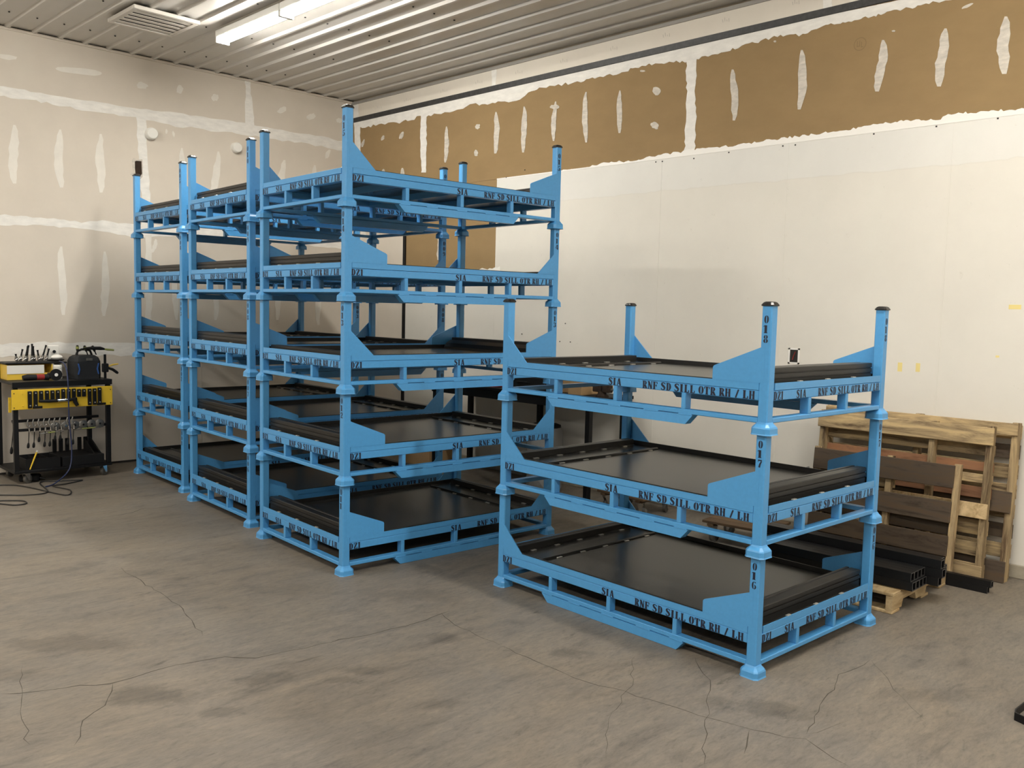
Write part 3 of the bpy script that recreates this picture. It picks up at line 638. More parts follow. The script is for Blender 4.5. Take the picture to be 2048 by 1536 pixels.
for a, b in ((.454, .584), (.675, .835), (.923, 1.081), (1.177, 1.303), (1.385, 1.385)):
    RM['weld'].append(Geo().box(prev - hl, a - hl, -PHF - .001, -PHF + .004, .0475, .0555, .0012).mesh('weld_bead', 'blue')); prev = b
# gusset plates, seen from outside at the left / right end of a long side
tri = [(PHF - .004, .212), (.185, .240), (.180, .243), (PHF - .004, .412)]
tri = [(.0, .240), (.188, .240), (.0, .415)]
trap = [(.0, .240), (.281, .240), (.281, .298), (.276, .306), (.268, .310), (.0, .414)]
def gus(poly, sgn, name): return Geo().prism([(sgn * (a - hl + .0), b) for a, b in poly], lambda a, b, q: (a, q, b), -PHF - .0005, -PHF + .0055).mesh(name, 'blue')
RM['tri_l'] = gus(tri, 1, 'gusset_plate'); RM['tri_r'] = gus(tri, -1, 'gusset_plate')
RM['trap_l'] = gus(trap, 1, 'gusset_plate'); RM['trap_r'] = gus(trap, -1, 'gusset_plate')
hw = RW / 2
RM['deck'] = Geo().box(-hl - .018, hl + .018, -hw - .018, hw + .018, .2117, .2157, .0008)
# notch the deck round the posts by keeping it inside them
RM['deck'] = Geo().prism([(-hl + .03, -hw - .018), (hl - .03, -hw - .018), (hl - .03, -hw + .03), (hl + .018, -hw + .03), (hl + .018, hw - .03), (hl - .03, hw - .03), (hl - .03, hw + .018), (-hl + .03, hw + .018), (-hl + .03, hw - .03), (-hl - .018, hw - .03), (-hl - .018, -hw + .03), (-hl + .03, -hw + .03)], lambda a, b, q: (a, b, q), .2117, .2157).mesh('deck_sheet', 'deck')
RM['liner'] = Geo().box(-hl + .034, hl - .034, -.004, .004, .216, .2445, .001).mesh('liner_strip', 'black_bar')
RM['cross'] = Geo().prism([(-.025, .2110), (.025, .2110), (.025, .2065), (-.020, .2065), (-.020, .166), (-.025, .166)], lambda a, b, q: (a, q, b), -hw + .026, hw - .026).mesh('cross_member', 'blue')
y0b, y1b = -hw + .034, hw - .034
RM['endbar'] = Geo().prism([(.034 - hl, .216), (.112 - hl, .216), (.112 - hl, .219), (.095 - hl, .222), (.095 - hl, .256), (.090 - hl, .259), (.070 - hl, .259), (.066 - hl, .255), (.060 - hl, .259), (.038 - hl, .259), (.034 - hl, .256)], lambda a, b, q: (a, q, b), y0b, y1b).mesh('end_bar', 'black_bar')
RM['flap'] = Geo().box(.114 - hl, .292 - hl, y0b, y1b, .2159, .2185, .0006).mesh('flap_plate', 'deck')
RM['thinbar'] = Geo().prism([(.293 - hl, .216), (.312 - hl, .216), (.312 - hl, .222), (.306 - hl, .228), (.298 - hl, .228), (.293 - hl, .222)], lambda a, b, q: (a, q, b), y0b, y1b).mesh('hinge_bar', 'black_bar')
RM['clip'] = Geo().box(-.009, .009, -.020, .020, 0, .004, .001).mesh('hinge_clip', 'clip')
RM['clip2'] = Geo().box(-.007, .0075, -.016, .016, 0, .004, .001).mesh('hinge_clip', 'clip')
RM['thick'] = Geo().prism([(a - hl, b) for a, b in [(1.668, .216), (1.752, .216), (1.752, .250), (1.747, .252), (1.747, .256), (1.754, .258), (1.754, .277), (1.748, .279), (1.748, .283), (1.754, .285), (1.754, .303), (1.750, .307), (1.700, .307), (1.697, .303), (1.690, .303), (1.687, .307), (1.672, .307), (1.668, .302)]], lambda a, b, q: (a, q, b), y0b, y1b).mesh('stop_bar', 'black_bar')
RM['low'] = Geo().prism([(1.588 - hl, .216), (1.664 - hl, .216), (1.664 - hl, .282), (1.656 - hl, .287), (1.612 - hl, .262), (1.588 - hl, .232)], lambda a, b, q: (a, q, b), y0b, y1b).mesh('stop_bar', 'black_bar')

def make_rack(num, x, y, z, rz, label):
    t = thing('stacking_rack', label, 'rack', (x, y, z), rz, 'blue stacking racks')
    hlx, hwy = RL / 2, RW / 2
    dm = text_polys(num[0], -.0125, .0135, .5165, .553, lambda u, v: (u, -PHF - .0005, v))
    for i, (za, zb) in ((1, (.4715, .508)), (2, (.4265, .463))):
        k = text_polys(num[i], -.0125, .0135, za, zb, lambda u, v: (u, -PHF - .0005, v)); dm.add(k.v, k.f)
    dm = dm.mesh('stencil_number', 'print')
    for k, (sx, sy) in enumerate(((1, -1), (1, 1), (-1, 1), (-1, -1))):
        p = obj('post', RM['post'], t, (sx * hlx, sy * hwy, 0), k * math.pi / 2)
        obj('foot', RM['foot'], p); obj('cap', RM['cap'], p); obj('stencil_number', dm, p)
    for k in range(4):
        S = LONG if k % 2 == 0 else SHORT; off = hwy if k % 2 == 0 else hlx; a = k * math.pi / 2
        loc = (math.sin(a) * off, -math.cos(a) * off, 0)
        obj('bottom_rail', S['bottom_rail'], t, loc, a); nr = obj('name_rail', S['name_rail'], t, loc, a); [obj('stencil_word', wm, nr) for wm in S['words']]
        obj('ledge_angle', S['ledge_angle'], t, loc, a)
        for u in S['ups']: obj('upright', S['upright'], t, (loc[0] + math.cos(a) * u, loc[1] + math.sin(a) * u, 0), a)
        if k % 2 == 0:
            sk = obj('skid', RM['skid'], t, loc, a); [obj('weld_bead', wm, sk) for wm in RM['weld']]
            fl_, fr_ = ('tri_l', 'trap_r') if k == 0 else ('trap_l', 'tri_r')
            obj('gusset_plate', RM[fl_], t, loc, a); obj('gusset_plate', RM[fr_], t, loc, a)
            obj('liner_strip', RM['liner'], t, (0, -math.cos(a) * (hwy + .0145), 0), a)
    obj('deck_sheet', RM['deck'], t)
    for u in (.433, .881, 1.330): obj('cross_member', RM['cross'], t, (u - hlx, 0, 0))
    e = obj('end_bar', RM['endbar'], t)
    for i in range(5): obj('hinge_clip', RM['clip'], e, (.112 - hlx, -.42 + .21 * i, .2195))
    obj('flap_plate', RM['flap'], t)
    e = obj('hinge_bar', RM['thinbar'], t)
    for i in range(5): obj('hinge_clip', RM['clip'], e, (.316 - hlx, -.40 + .21 * i, .2165))
    obj('stop_bar', RM['thick'], t); e = obj('stop_bar', RM['low'], t)
    for i in range(3): obj('hinge_clip', RM['clip2'], t, (1.797 - hlx, -.30 + .27 * i, .2402))
    return t
def stack_centre(ox, oy, rot):
    c, s_ = math.cos(rot), math.sin(rot); return ox + c * RL / 2 - s_ * RW / 2, oy + s_ * RL / 2 + c * RW / 2
STK = [((3.519, 7.680, -.0491), 5, [0, 1, 1, 1, 1], 1, 'farthest of three tall stacks'),
       ((3.350, 6.165, -.0661), 5, [1, 1, 1, 1, 1], 6, 'middle one of three tall stacks'),
       ((3.188, 4.676, -.0658), 5, [1, 1, 0, 1, 0], 11, 'nearest of three tall stacks'),
       ((3.809, 3.855, -1.6097), 3, [0, 0, 0], 16, 'short stack of three')]
LEVEL = {5: ['bottom', 'second from bottom', 'third from bottom', 'fourth from bottom', 'top'], 3: ['bottom', 'middle', 'top']}
for (ox, oy, rot), nt_, flips, n0, where in STK:
    cx, cy = stack_centre(ox, oy, rot)
    for k in range(nt_):
        num = '%03d' % (n0 + k)
        make_rack(num, cx, cy, k * RH, rot + (math.pi if flips[k] else 0), 'blue steel rack stencilled %s, %s of the %s' % (num, LEVEL[nt_][k], where))

# ------------------------------------------------------------------ pallets by the right wall
def lean_matrix(x_base, y0, lean):
    """local: x = outwards from the wall side (towards room is -x), y along wall, z up the pallet"""
    return Matrix.Translation((x_base, y0, 0)) @ Matrix.Rotation(lean, 4, 'Y')
def pallet_upright(name, label, xb, y0, y1, hgt, lean, stringers, front, back, sw=0.038, sd=0.085, group='wooden pallets leaning on the wall'):
    """stringers: list of y (local); front/back: (z0, z1, material, yfrom, yto) boards across the stringers"""
    t = tag(obj(name, None, None, (xb, y0, 0)), label, 'pallet', group)
    t.rotation_euler = (0, lean, 0)
    wd = y1 - y0
    for y in stringers: part('stringer', Geo().box(0, sd, y, y + sw, 0.0, hgt, 0.003), 'wood_z', t)
    for z0, z1, m, a, b in front: part('deck_board', Geo().box(-0.019, -0.0005, a, b, z0, z1, 0.003), m, t)
    for z0, z1, m, a, b in back: part('deck_board', Geo().box(sd + 0.0005, sd + 0.019, a, b, z0, z1, 0.003), m, t)
    return t
wA = 3.10 - 1.72
bds = lambda n, h0, h1, bw, ms, a, b: [(h0 + (h1 - h0 - bw) * i / (n - 1), h0 + (h1 - h0 - bw) * i / (n - 1) + bw, ms[i % len(ms)], a, b) for i in range(n)]
pallet_upright('wooden_pallet', 'widest pale wooden pallet leaning flat against the white wall', 6.335, 1.74, 3.05, 1.055, 0.075, (0.0, 0.62, 1.272),
               [(0.0, .14, 'wood_dark', 0, 1.31), (.97, 1.05, 'wood_y', 0, 1.31), (.46, .60, 'wood_dark', 0, 1.31)],
               bds(8, .02, 1.04, .095, ['wood_y', 'wood_y', 'wood_dark', 'wood_y'], 0, 1.31), sd=0.075)
pallet_upright('wooden_pallet', 'pale wooden pallet with reddish boards leaning in front of the widest pallet', 6.205, 1.85, 3.03, 1.03, 0.075, (0.0, 0.36, 0.74, 1.142),
               [(.905, 1.02, 'wood_y', -.01, 1.19), (.42, .52, 'wood_fresh', -.01, 1.19), (0.02, .11, 'wood_y', -.01, 1.19)],
               [(.02, .11, 'wood_y', 0, 1.18), (.16, .25, 'wood_y', 0, 1.18), (.30, .40, 'wood_y', 0, 1.18), (.545, .62, 'wood_red', 0, 1.18), (.645, .705, 'wood_y', 0, 1.18), (.725, .785, 'wood_red', 0, 1.18), (.83, .90, 'wood_y', 0, 1.18)], sd=0.07)
pallet_upright('wooden_pallet', 'small dark weathered pallet leaning in front of the other two pallets', 6.065, 2.02, 2.98, 0.775, 0.10, (-0.03, 0.41, 0.60, 0.94),
               [(.615, .765, 'wood_dark', 0, .97), (.385, .525, 'wood_dark', 0, .97), (.165, .30, 'wood_dark', 0, .97), (.0, .09, 'wood_dark', 0, .97)],
               [(.55, .63, 'wood_y', 0.4, .97), (.30, .38, 'wood_dark', 0, .97), (.09, .16, 'wood_dark', 0, .97)], sd=0.05)
# floor pallet with steel tubes
px0, px1, py0, py1 = 5.135, 5.985, 1.985, 2.93
t = thing('wooden_pallet', 'low pine pallet lying on the floor under the steel tubes', 'pallet', (px0, py0, 0))
for y in (0.0, .45, .905):
    prof = [(0, .018), (0, .105), (.85, .105), (.85, .018), (.72, .018), (.70, .062), (.52, .062), (.50, .018), (.36, .018), (.34, .062), (.16, .062), (.14, .018)]
    part('stringer', Geo().prism(prof, lambda a, b, q: (a, q, b), y, y + .038), 'wood_fresh', t)
for i in range(6):
    x = i * .148
    part('deck_board', Geo().box(x, x + .11, -.004, .947, .1055, .124, .003), 'wood_fresh', t)
for i in (0, 3, 5): part('deck_board', Geo().box(i * .148, i * .148 + .11, -.002, .945, .0, .0175, .003), 'wood_fresh', t)
def sq_tube(x, z, y0, y1, a, label, b=None, group='black steel tubes by the pallets', rz=0.0):
    b = b or a; t = thing('steel_tube', label, 'steel tube', (x, y0, z), rz, group); L_ = y1 - y0; w_ = .0045
    g = Geo()
    for (xa, xb_, za, zb) in ((0, a, 0, w_), (0, a, b - w_, b), (0, w_, w_, b - w_), (a - w_, a, w_, b - w_)): g.box(xa, xb_, 0, L_, za, zb)
    part('wall', g, 'tubesteel', t)
    g = Geo()
    for (xa, xb_, za, zb) in ((0, a, 0, w_), (0, a, b - w_, b), (0, w_, w_, b - w_), (a - w_, a, w_, b - w_)): g.box(xa, xb_, -.0012, -.0002, za, zb)
    part('cut_end', g, 'tubeedge', t)
    return t
ORD = ['first', 'second', 'third', 'fourth', 'fifth', 'sixth']
zt0 = .1245
for r, nm in ((0, 'lower'), (1, 'upper')):
    for i in range(4):
        sq_tube(5.262 + i * .0535, zt0 + r * .0535, 1.925 + .012 * ((i * 3 + r) % 3), 2.96, .052, 'square steel tube, %s from left in the %s row of short tubes on the pallet' % (ORD[i], nm))
for i in range(3):
    sq_tube(5.485 + i * .0535, zt0, 1.86 + .02 * i, 3.02, .052, 'square steel tube, %s from left in the lower long tubes on the pallet' % ORD[i])
for i in range(3):
    sq_tube(5.485 + i * .0535, zt0 + .0535, 1.84 + .015 * i, 3.05, .052, 'square steel tube, %s from left in the middle long tubes on the pallet' % ORD[i])
for i in range(2):
    sq_tube(5.487 + i * .0535, zt0 + .107, 1.85 + .02 * i, 3.00, .052, 'square steel tube, %s of two lying on top of the tube pile' % ('left', 'right')[i])
for i, (x, z, y0, y1) in enumerate([(5.70, zt0, 1.97, 3.1), (5.755, zt0, 1.99, 3.06), (5.70, zt0 + .042, 1.98, 3.12)]):
    sq_tube(x, z, y0, y1, .04, 'slim steel tube, %s of three on the right side of the pallet' % ('lower left', 'lower right', 'upper')[i])
for i, (x, z, y0, y1) in enumerate([(6.000, .0, 1.74, 3.12), (6.000, .0415, 1.72, 3.05), (5.790 + .16, .0 + .083, 1.73, 3.0)]):
    if i < 2: sq_tube(x, z, y0, y1, .041, 'slim steel tube lying on the floor at the foot of the pallets, %s' % ('bottom one', 'top one')[i])
for i, (x, y0) in enumerate([(5.640, 3.06), (5.585, 3.08)]):
    pass

# ------------------------------------------------------------------ workbench by the right wall, behind the tall stacks
bx0, bx1, by0, by1, bz = 5.90, 6.48, 4.92, 7.15, 0.955
t = thing('workbench', 'long black workbench along the white wall behind the stacks', 'workbench', (0, 0, 0))
part('top', Geo().box(bx0, bx1, by0, by1, bz - .03, bz, .004), 'blackmatte', t)
part('apron', Geo().box(bx0 + .02, bx0 + .06, by0 + .03, by1 - .03, bz - .11, bz - .031, .003), 'black', t)
part('apron', Geo().box(bx1 - .06, bx1 - .02, by0 + .03, by1 - .03, bz - .11, bz - .031, .003), 'black', t)
for x in (bx0 + .02, bx1 - .07):
    for y in (by0 + .05, 6.02, by1 - .10): part('leg', Geo().box(x, x + .05, y, y + .05, 0, bz - .031, .003), 'black', t)
part('stretcher', Geo().box(bx0 + .03, bx0 + .07, by0 + .11, 6.015, .22, .26, .003), 'black', t)
t = thing('tool_case', 'open black tool case with a raised lid on the workbench', 'tool case', (6.02, 5.62, bz))
part('tray', Geo().box(0, .34, 0, .02, 0, .12).box(0, .34, .48, .50, 0, .12).box(0, .02, .02, .48, 0, .12).box(.32, .34, .02, .48, 0, .12).box(.02, .32, .02, .48, 0, .01), 'blackmatte', t)
part('lid', Geo().box(.345, .375, 0, .50, .02, .30, .004), 'blackmatte', t)
part('handle', Geo().tube([(-.004, .18, .07), (-.035, .18, .075), (-.035, .32, .075), (-.004, .32, .07)], .008, 8), 'black', t)
for i, y in enumerate((.30, .36, .42)): part('wrench', Geo().cyl((.05 + .05 * i, y, .10), (.26, y + .03, .135), .007, .009, 8), 'chrome', t)
g = Geo()
rnd = random.Random(5); R_ = []
for k in range(6):
    a = k / 5; R_.append([(.10 * (1 - .5 * a) * (1 + .25 * math.sin(3 * j + k)) * math.cos(2 * math.pi * j / 12), .13 * (1 - .5 * a) * (1 + .25 * math.sin(2 * j + 2 * k)) * math.sin(2 * math.pi * j / 12), .10 * a) for j in range(12)])
g.rings(R_); single('red_rag', g, 'red', 'crumpled red rag lying on the workbench', 'rag', (6.05, 6.32, bz + .0005), smooth=True)
def carton(name, x, y, z, sx, sy, sz, lb, rz=0.0):
    t = thing(name, lb, 'box', (x, y, z), rz, 'cardboard boxes near the workbench')
    part('body', Geo().box(-sx / 2, sx / 2, -sy / 2, sy / 2, 0, sz, .003), 'card', t)
    part('flap', Geo().box(-sx / 2, -.002, -sy / 2, sy / 2, sz + .0005, sz + .004), 'card', t); part('flap', Geo().box(.002, sx / 2, -sy / 2, sy / 2, sz + .0005, sz + .004), 'card', t)
carton('cardboard_box', 6.22, 5.28, bz, .30, .16, .13, 'small cardboard box on the right end of the workbench')
carton('cardboard_box', 6.30, 5.50, bz, .28, .20, .11, 'brown cardboard box left of the small box on the workbench')
carton('cardboard_box', 6.25, 7.55, 0, .40, .42, .50, 'cardboard box on the floor past the far end of the workbench', .1)
t = thing('bench_vise', 'dark red bench vise on the near corner of the workbench', 'vise', (6.12, 5.00, bz))
part('base', Geo().lathe((0, 0, 0), [(.06, 0), (.06, .015), (.04, .03), (.035, .05)], 12), 'hole', t)
part('jaw', Geo().box(-.03, .03, -.10, -.02, .045, .11, .006), 'hole', t); part('jaw', Geo().box(-.03, .03, .0, .09, .045, .12, .006), 'hole', t)
part('screw', Geo().cyl((0, -.19, .075), (0, -.10, .075), .012, .012, 8), 'grease', t); part('handle', Geo().cyl((-.07, -.185, .075), (.07, -.185, .075), .006, .006, 8), 'grease', t)
t = thing('plastic_drum', 'grey plastic drum standing on the floor under the workbench', 'drum', (6.20, 5.75, 0))
part('body', Geo().lathe((0, 0, 0), [(.15, 0), (.17, .02), (.175, .30), (.17, .56), (.155, .60)], 20), 'conduit', t, True); part('lid', Geo().lathe((0, 0, .6005), [(.15, 0), (.15, .02), (.12, .03)], 20), 'blackmatte', t, True)
def caster(parent, x, y, z, r, rz=0.0, name='caster'):
    """swivel caster; wheel centre height r, plate at z"""
    e = obj(name, None, parent, (x, y, 0), rz)
    g = Geo().box(-.028, .028, -.028, .028, z - .005, z, .001)
    for s_ in (-1, 1): g.prism([(-.025, z - .005), (.025, z - .005), (.030, r - .012), (.010, r - .012)], lambda a, b, q: (a, q, b), s_ * .022 - .002, s_ * .022 + .002)
    me = g.mesh('caster_fork', 'chrome'); f = obj('caster_fork', me, parent, (x, y, 0), rz)
    bpy.data.objects.remove(e)
    obj('wheel', Geo().tube([(.018, -.016, r), (.018, -.012, r), (.018, .012, r), (.018, .016, r)], [r * .8, r, r, r * .8], 16).mesh('wheel', 'grease', True), f)
    return f
def dolly(x, y, rz, lb):
    t = thing('wooden_dolly', lb, 'dolly', (x, y, 0), rz, 'wooden dollies by the right wall')
    for i in range(4): part('deck_board', Geo().box(-.21 + i * .108, -.21 + i * .108 + .098, -.26, .26, .150, .170, .003), 'ply', t)
    for yy in (-.22, .17): part('batten', Geo().box(-.21, .212, yy, yy + .05, .130, .1495, .003), 'ply', t)
    for xx in (-.16, .16):
        for yy in (-.195, .195): caster(t, xx, yy, .1295, .045, 0.6 * xx * 9 + yy * 3)
dolly(5.92, 3.40, .1, 'low wooden dolly on chrome casters behind the short stack')
dolly(6.13, 4.60, -.05, 'low wooden dolly on chrome casters beside the workbench')
p = wr(1630, 930)
single('cut_conduit', Geo().tube([(0, 0, .04), (-.02, .0, .10), (-.03, .01, .16), (-.03, .03, .21)], .012, 10), 'conduit', 'short bent grey conduit stub at the foot of the white wall', 'conduit', (XR - .03, p.y, p.z - .22), smooth=True)

# ------------------------------------------------------------------ tool cart by the left wall
CX, CY = 2.46, 8.87
t = thing('tool_cart', 'black steel tool cart with a yellow front panel by the left wall', 'cart', (CX, CY, 0))
CWd, CDp = .86, .54
for nm, x, y, zt_ in (('leg', 0, 0, .92), ('leg', CWd - .04, 0, .92), ('leg', 0, CDp - .04, 1.09), ('leg', CWd - .04, CDp - .04, .92)):
    part(nm, Geo().box(x, x + .04, y, y + .04, .125, zt_, .003), 'black', t)
part('top_shelf', Geo().box(-.01, CWd + .01, -.012, CDp, .9205, .945, .004), 'black', t)
part('top_lip', Geo().box(-.01, CWd + .01, -.016, -.0125, .895, .945), 'black', t)
part('upper_shelf', Geo().box(.02, .56, CDp - .26, CDp, 1.090, 1.105, .003), 'black', t)
part('shelf_support', Geo().box(.53, .55, CDp - .05, CDp - .03, .9455, 1.0895), 'black', t)
part('middle_rail', Geo().box(.041, CWd - .041, .0, .025, .49, .515, .003), 'black', t)
part('middle_rail', Geo().box(.041, CWd - .041, .20, .225, .55, .575, .003), 'black', t)
part('bottom_shelf', Geo().box(-.005, CWd + .005, -.005, CDp, .100, .1245, .003), 'black', t)
pn = part('front_panel', Geo().box(-.02, CWd + .01, -.022, -.0165, .695, .880, .002), 'yellow', t)
for x in (.0, .85):
    for z in (.715, .845): part('bolt', Geo().cyl((x, -.026, z), (x, -.0225, z), .005, .005, 8), 'dark', pn)
for x in (.07,):
    for z in (.73, .84): part('peg', Geo().cyl((x, -.055, z), (x, -.0225, z), .004, .004, 6), 'yellow', pn)
part('back_panel', Geo().box(-.012, .012, .10, .112, .66, .80, .002), 'yellow', t)
for x, y in ((.10, .03), (CWd - .07, .03), (.08, CDp - .06), (CWd - .08, CDp - .06)): caster(t, x, y, .0995, .042, .5)
# slotted black holders on the panel
xs_ = [.112, .160, .208, .258, .306, .352, .400, .448, .494, .540, .585, .636, .682, .728]
for i, x in enumerate(xs_):
    long_ = i in (0, 1, 11, 12, 13); z0 = .705 if long_ else (.765 if i not in (9, 10) else .79)
    lb = 'black slotted clamp pad, %s from left on the yellow cart panel' % (['first', 'second', 'third', 'fourth', 'fifth', 'sixth', 'seventh', 'eighth', 'ninth', 'tenth', 'eleventh', 'twelfth', 'thirteenth', 'fourteenth'][i])
    h = thing('clamp_pad', lb, 'clamp pad', (CX + x, CY - .0225, 0), 0, 'clamp pads on the cart panel')
    zt_ = .862 + (.008 if i in (6, 7, 8, 13) else 0)
    part('plate', Geo().box(0, .034, -.016, 0, z0, zt_, .003), 'black', h)
    part('bolt', Geo().cyl((.017, -.022, zt_ - .018), (.017, -.0165, zt_ - .018), .006, .006, 8), 'clip', h)
    if long_: part('bolt', Geo().cyl((.017, -.022, z0 + .025), (.017, -.0165, z0 + .025), .006, .006, 8), 'clip', h)
    if i in (1, 13): part('foot', Geo().box(-.012, .072, -.020, -.0165, z0 - .004, z0 + .018, .002), 'black', h)
h = thing('torch_tool', 'black and chrome hand torch hanging across the yellow cart panel', 'torch', (CX, CY - .05, .765))
part('barrel', Geo().tube([(.20, 0, .004), (.28, 0, .0), (.47, 0, .002), (.53, 0, .012)], [.012, .015, .014, .012], 10), 'blackmatte', h, True)
part('grip', Geo().tube([(.51, 0, .016), (.515, 0, -.02), (.535, 0, -.055)], [.020, .018, .016], 10), 'blackmatte', h, True)
part('collar', Geo().cyl((.36, 0, .001), (.44, 0, .002), .0155, .0155, 10), 'chrome', h, True)
# clamps hanging from the middle rails
for i in range(9):
    x = .12 + i * .046 + (.02 if i > 6 else 0)
    h = thing('locking_clamp', 'locking clamp with dark grips, %s from left under the yellow panel' % ['first', 'second', 'third', 'fourth', 'fifth', 'sixth', 'seventh', 'eighth', 'ninth'][i], 'clamp', (CX + x, CY - .012, 0), 0, 'locking clamps hanging on the cart')
    lo = .335 if i in (0, 1, 3, 4, 7, 8) else .385
    part('jaw', Geo().tube([(-.004, .0, .60), (-.016, -.006, .565), (-.004, -.010, .53), (.012, -.010, .545)], [.006, .008, .009, .006], 8), 'grease', h, True)
    part('screw', Geo().cyl((.0, -.012, .52), (.002, -.016, .485), .009, .007, 8), 'chrome', h, True)
    part('handle', Geo().cyl((0, -.006, .49), (-.006, -.006, lo + .045), .004, .004, 6), 'black', h)
    part('grip', Geo().tube([(-.006, -.006, lo + .05), (-.008, -.006, lo + .03), (-.010, -.006, lo + .008), (-.011, -.006, lo)], [.007, .012, .012, .005], 8), 'blackmatte', h, True)
h = thing('locking_clamp', 'single long locking clamp hanging at the left corner of the cart', 'clamp', (CX + .012, CY + .10, 0), 0, 'locking clamps hanging on the cart')
part('jaw', Geo().tube([(.02, -.02, .60), (.0, -.02, .575), (.012, -.02, .545)], .008, 8), 'grease', h, True); part('handle', Geo().cyl((.01, -.02, .55), (-.012, -.02, .34), .005, .004, 6), 'black', h)
part('grip', Geo().tube([(-.012, -.02, .345), (-.014, -.02, .32), (-.016, -.02, .29), (-.016, -.02, .28)], [.007, .013, .013, .006], 8), 'blackmatte', h, True)
for i, x in enumerate((.345, .440, .520, .595, .672, .748)):
    h = thing('wire_disc', 'round grey grinding disc, %s from left on the cart middle rail' % ORD[i], 'disc', (CX + x, CY - .006, .520), 0, 'grinding discs on the cart')
    R_ = .042
    part('disc', Geo().tube([(0, -.004, 0), (0, -.012, 0), (0, -.016, 0)], [R_, R_, R_ * .85], 20), 'grease', h, True)
    part('hub', Geo().cyl((0, -.021, 0), (0, -.0165, 0), .010, .008, 10), 'blackmatte' if i != 1 else 'chrome', h)
for i, (a, b, z) in enumerate([(.20, .42, .462), (.50, .78, .475)]):
    h = thing('long_tongs', 'thin steel tongs with pale green grip, %s of two below the discs' % ('left', 'right')[i], 'tongs', (CX, CY - .026, z), 0, 'tongs below the cart rail')
    part('rod', Geo().cyl((a, 0, 0), (b, 0, .012), .004, .004, 6), 'grease', h); part('grip', Geo().cyl((a + .08, 0, .006), (b - .08, 0, .0085), .0065, .0065, 8), 'green', h)
# bottom shelf load
h = thing('parts_bin', 'open black parts bin on the bottom shelf of the cart', 'bin', (CX + .10, CY + .03, .125))
part('shell', Geo().box(0, .30, 0, .01, 0, .10).box(0, .30, .29, .30, 0, .10).box(0, .01, .01, .29, 0, .10).box(.29, .30, .01, .29, 0, .10).box(.01, .29, .01, .29, 0, .008), 'blackmatte', h)
for x in (.10, .20): part('divider', Geo().box(x, x + .006, .0105, .2895, .0085, .095), 'blackmatte', h)
h = thing('clamp_rack', 'black slotted steel rack on the bottom shelf of the cart', 'rack', (CX + .42, CY + .02, .125))
part('base', Geo().box(0, .38, 0, .40, 0, .09, .003), 'blackmatte', h)
for i in range(6):
    if i == 3: continue
    part('fin', Geo().box(.02 + i * .058, .02 + i * .058 + .036, .34, .36, .0905, .22, .003), 'blackmatte', h)
for s_ in (.30, .36): part('brace', Geo().prism([(.05, .0905), (.33, .0905), (.33, .215)], lambda a, b, q: (q, a, b), s_, s_ + .012), 'blackmatte', h)
h = thing('yellow_tool', 'yellow bar tool leaning out of the black parts bin', 'tool', (CX + .13, CY - .01, .1255))
part('bar', Geo().cyl((.0, .022, .006), (.06, .020, .165), .006, .008, 8), 'yellow', h); part('tip', Geo().cyl((.06, .02, .1655), (.062, .019, .18), .009, .007, 8), 'plaswhite', h)
# top load
h = thing('yellow_bin', 'long yellow plastic bin on the top shelf of the cart', 'bin', (CX + .03, CY + CDp - .26, .9455))
part('shell', Geo().box(0, .40, 0, .008, .0, .06).box(0, .40, .20, .208, 0, .14).box(0, .008, .0085, .1995, 0, .14).box(.392, .40, .0085, .1995, 0, .14).box(.0085, .3915, .0085, .1995, 0, .008), 'yellowbin', h)
part('label_card', Geo().box(.0, .32, -.004, -.0005, .055, .135), 'plaswhite', h)
h = thing('white_canister', 'white ribbed canister beside the tool bag on the cart', 'canister', (CX + .47, CY + .28, .9455))
part('body', Geo().lathe((0, 0, 0), [(.038, 0), (.040, .005), (.040, .04), (.0375, .045), (.040, .05), (.040, .085), (.0375, .09), (.040, .095), (.040, .125), (.034, .133)], 20), 'plaswhite', h, True); part('cap', Geo().lathe((0, 0, .1335), [(.030, 0), (.030, .009), (.02, .0095)], 16), 'blackmatte', h, True)
h = thing('angle_grinder', 'black and red angle grinder with a round disc on the cart', 'grinder', (CX + .24, CY + .06, .9455))
part('body', Geo().tube([(-.14, 0, .032), (-.10, 0, .036), (.02, 0, .036), (.08, 0, .034)], [.024, .030, .026, .030], 12), 'blackmatte', h, True)
part('band', Geo().cyl((-.03, 0, .036), (.04, 0, .036), .0275, .0275, 12), 'red', h, True)
part('disc', Geo().tube([(.135, -.035, .056), (.135, -.030, .056)], [.055, .055], 20), 'blackmatte', h, True); part('hub', Geo().cyl((.135, -.043, .056), (.135, -.0355, .056), .016, .012, 12), 'plaswhite', h, True)
part('head', Geo().box(.075, .165, -.028, .030, .02, .075, .008), 'black', h)
h = thing('tool_bag', 'charcoal tool bag with blue side trim on top of the cart', 'tool bag', (CX + .573, CY + .10, .9455))
R_ = []
for z, gx, gy in ((0, 0, 0), (.03, .004, .002), (.17, .0, .0), (.205, -.01, .02), (.225, -.035, .05)):
    a, b, c, d = -gx + 0 - 0, .275 + gx, 0 - gy * -1, .24 - gy
    x0_, x1_, y0_, y1_ = 0 - gx, .240 + gx, gy, .24 - gy; cc = .025
    R_.append([(x0_ + cc, y0_, z), (x1_ - cc, y0_, z), (x1_, y0_ + cc, z), (x1_, y1_ - cc, z), (x1_ - cc, y1_, z), (x0_ + cc, y1_, z), (x0_, y1_ - cc, z), (x0_, y0_ + cc, z)])
part('body', Geo().rings(R_), 'bag', h)
part('handle', Geo().tube([(.05, .12, .225), (.065, .12, .265), (.10, .12, .280), (.15, .12, .280), (.180, .12, .265), (.195, .12, .225)], .011, 8), 'black', h, True)
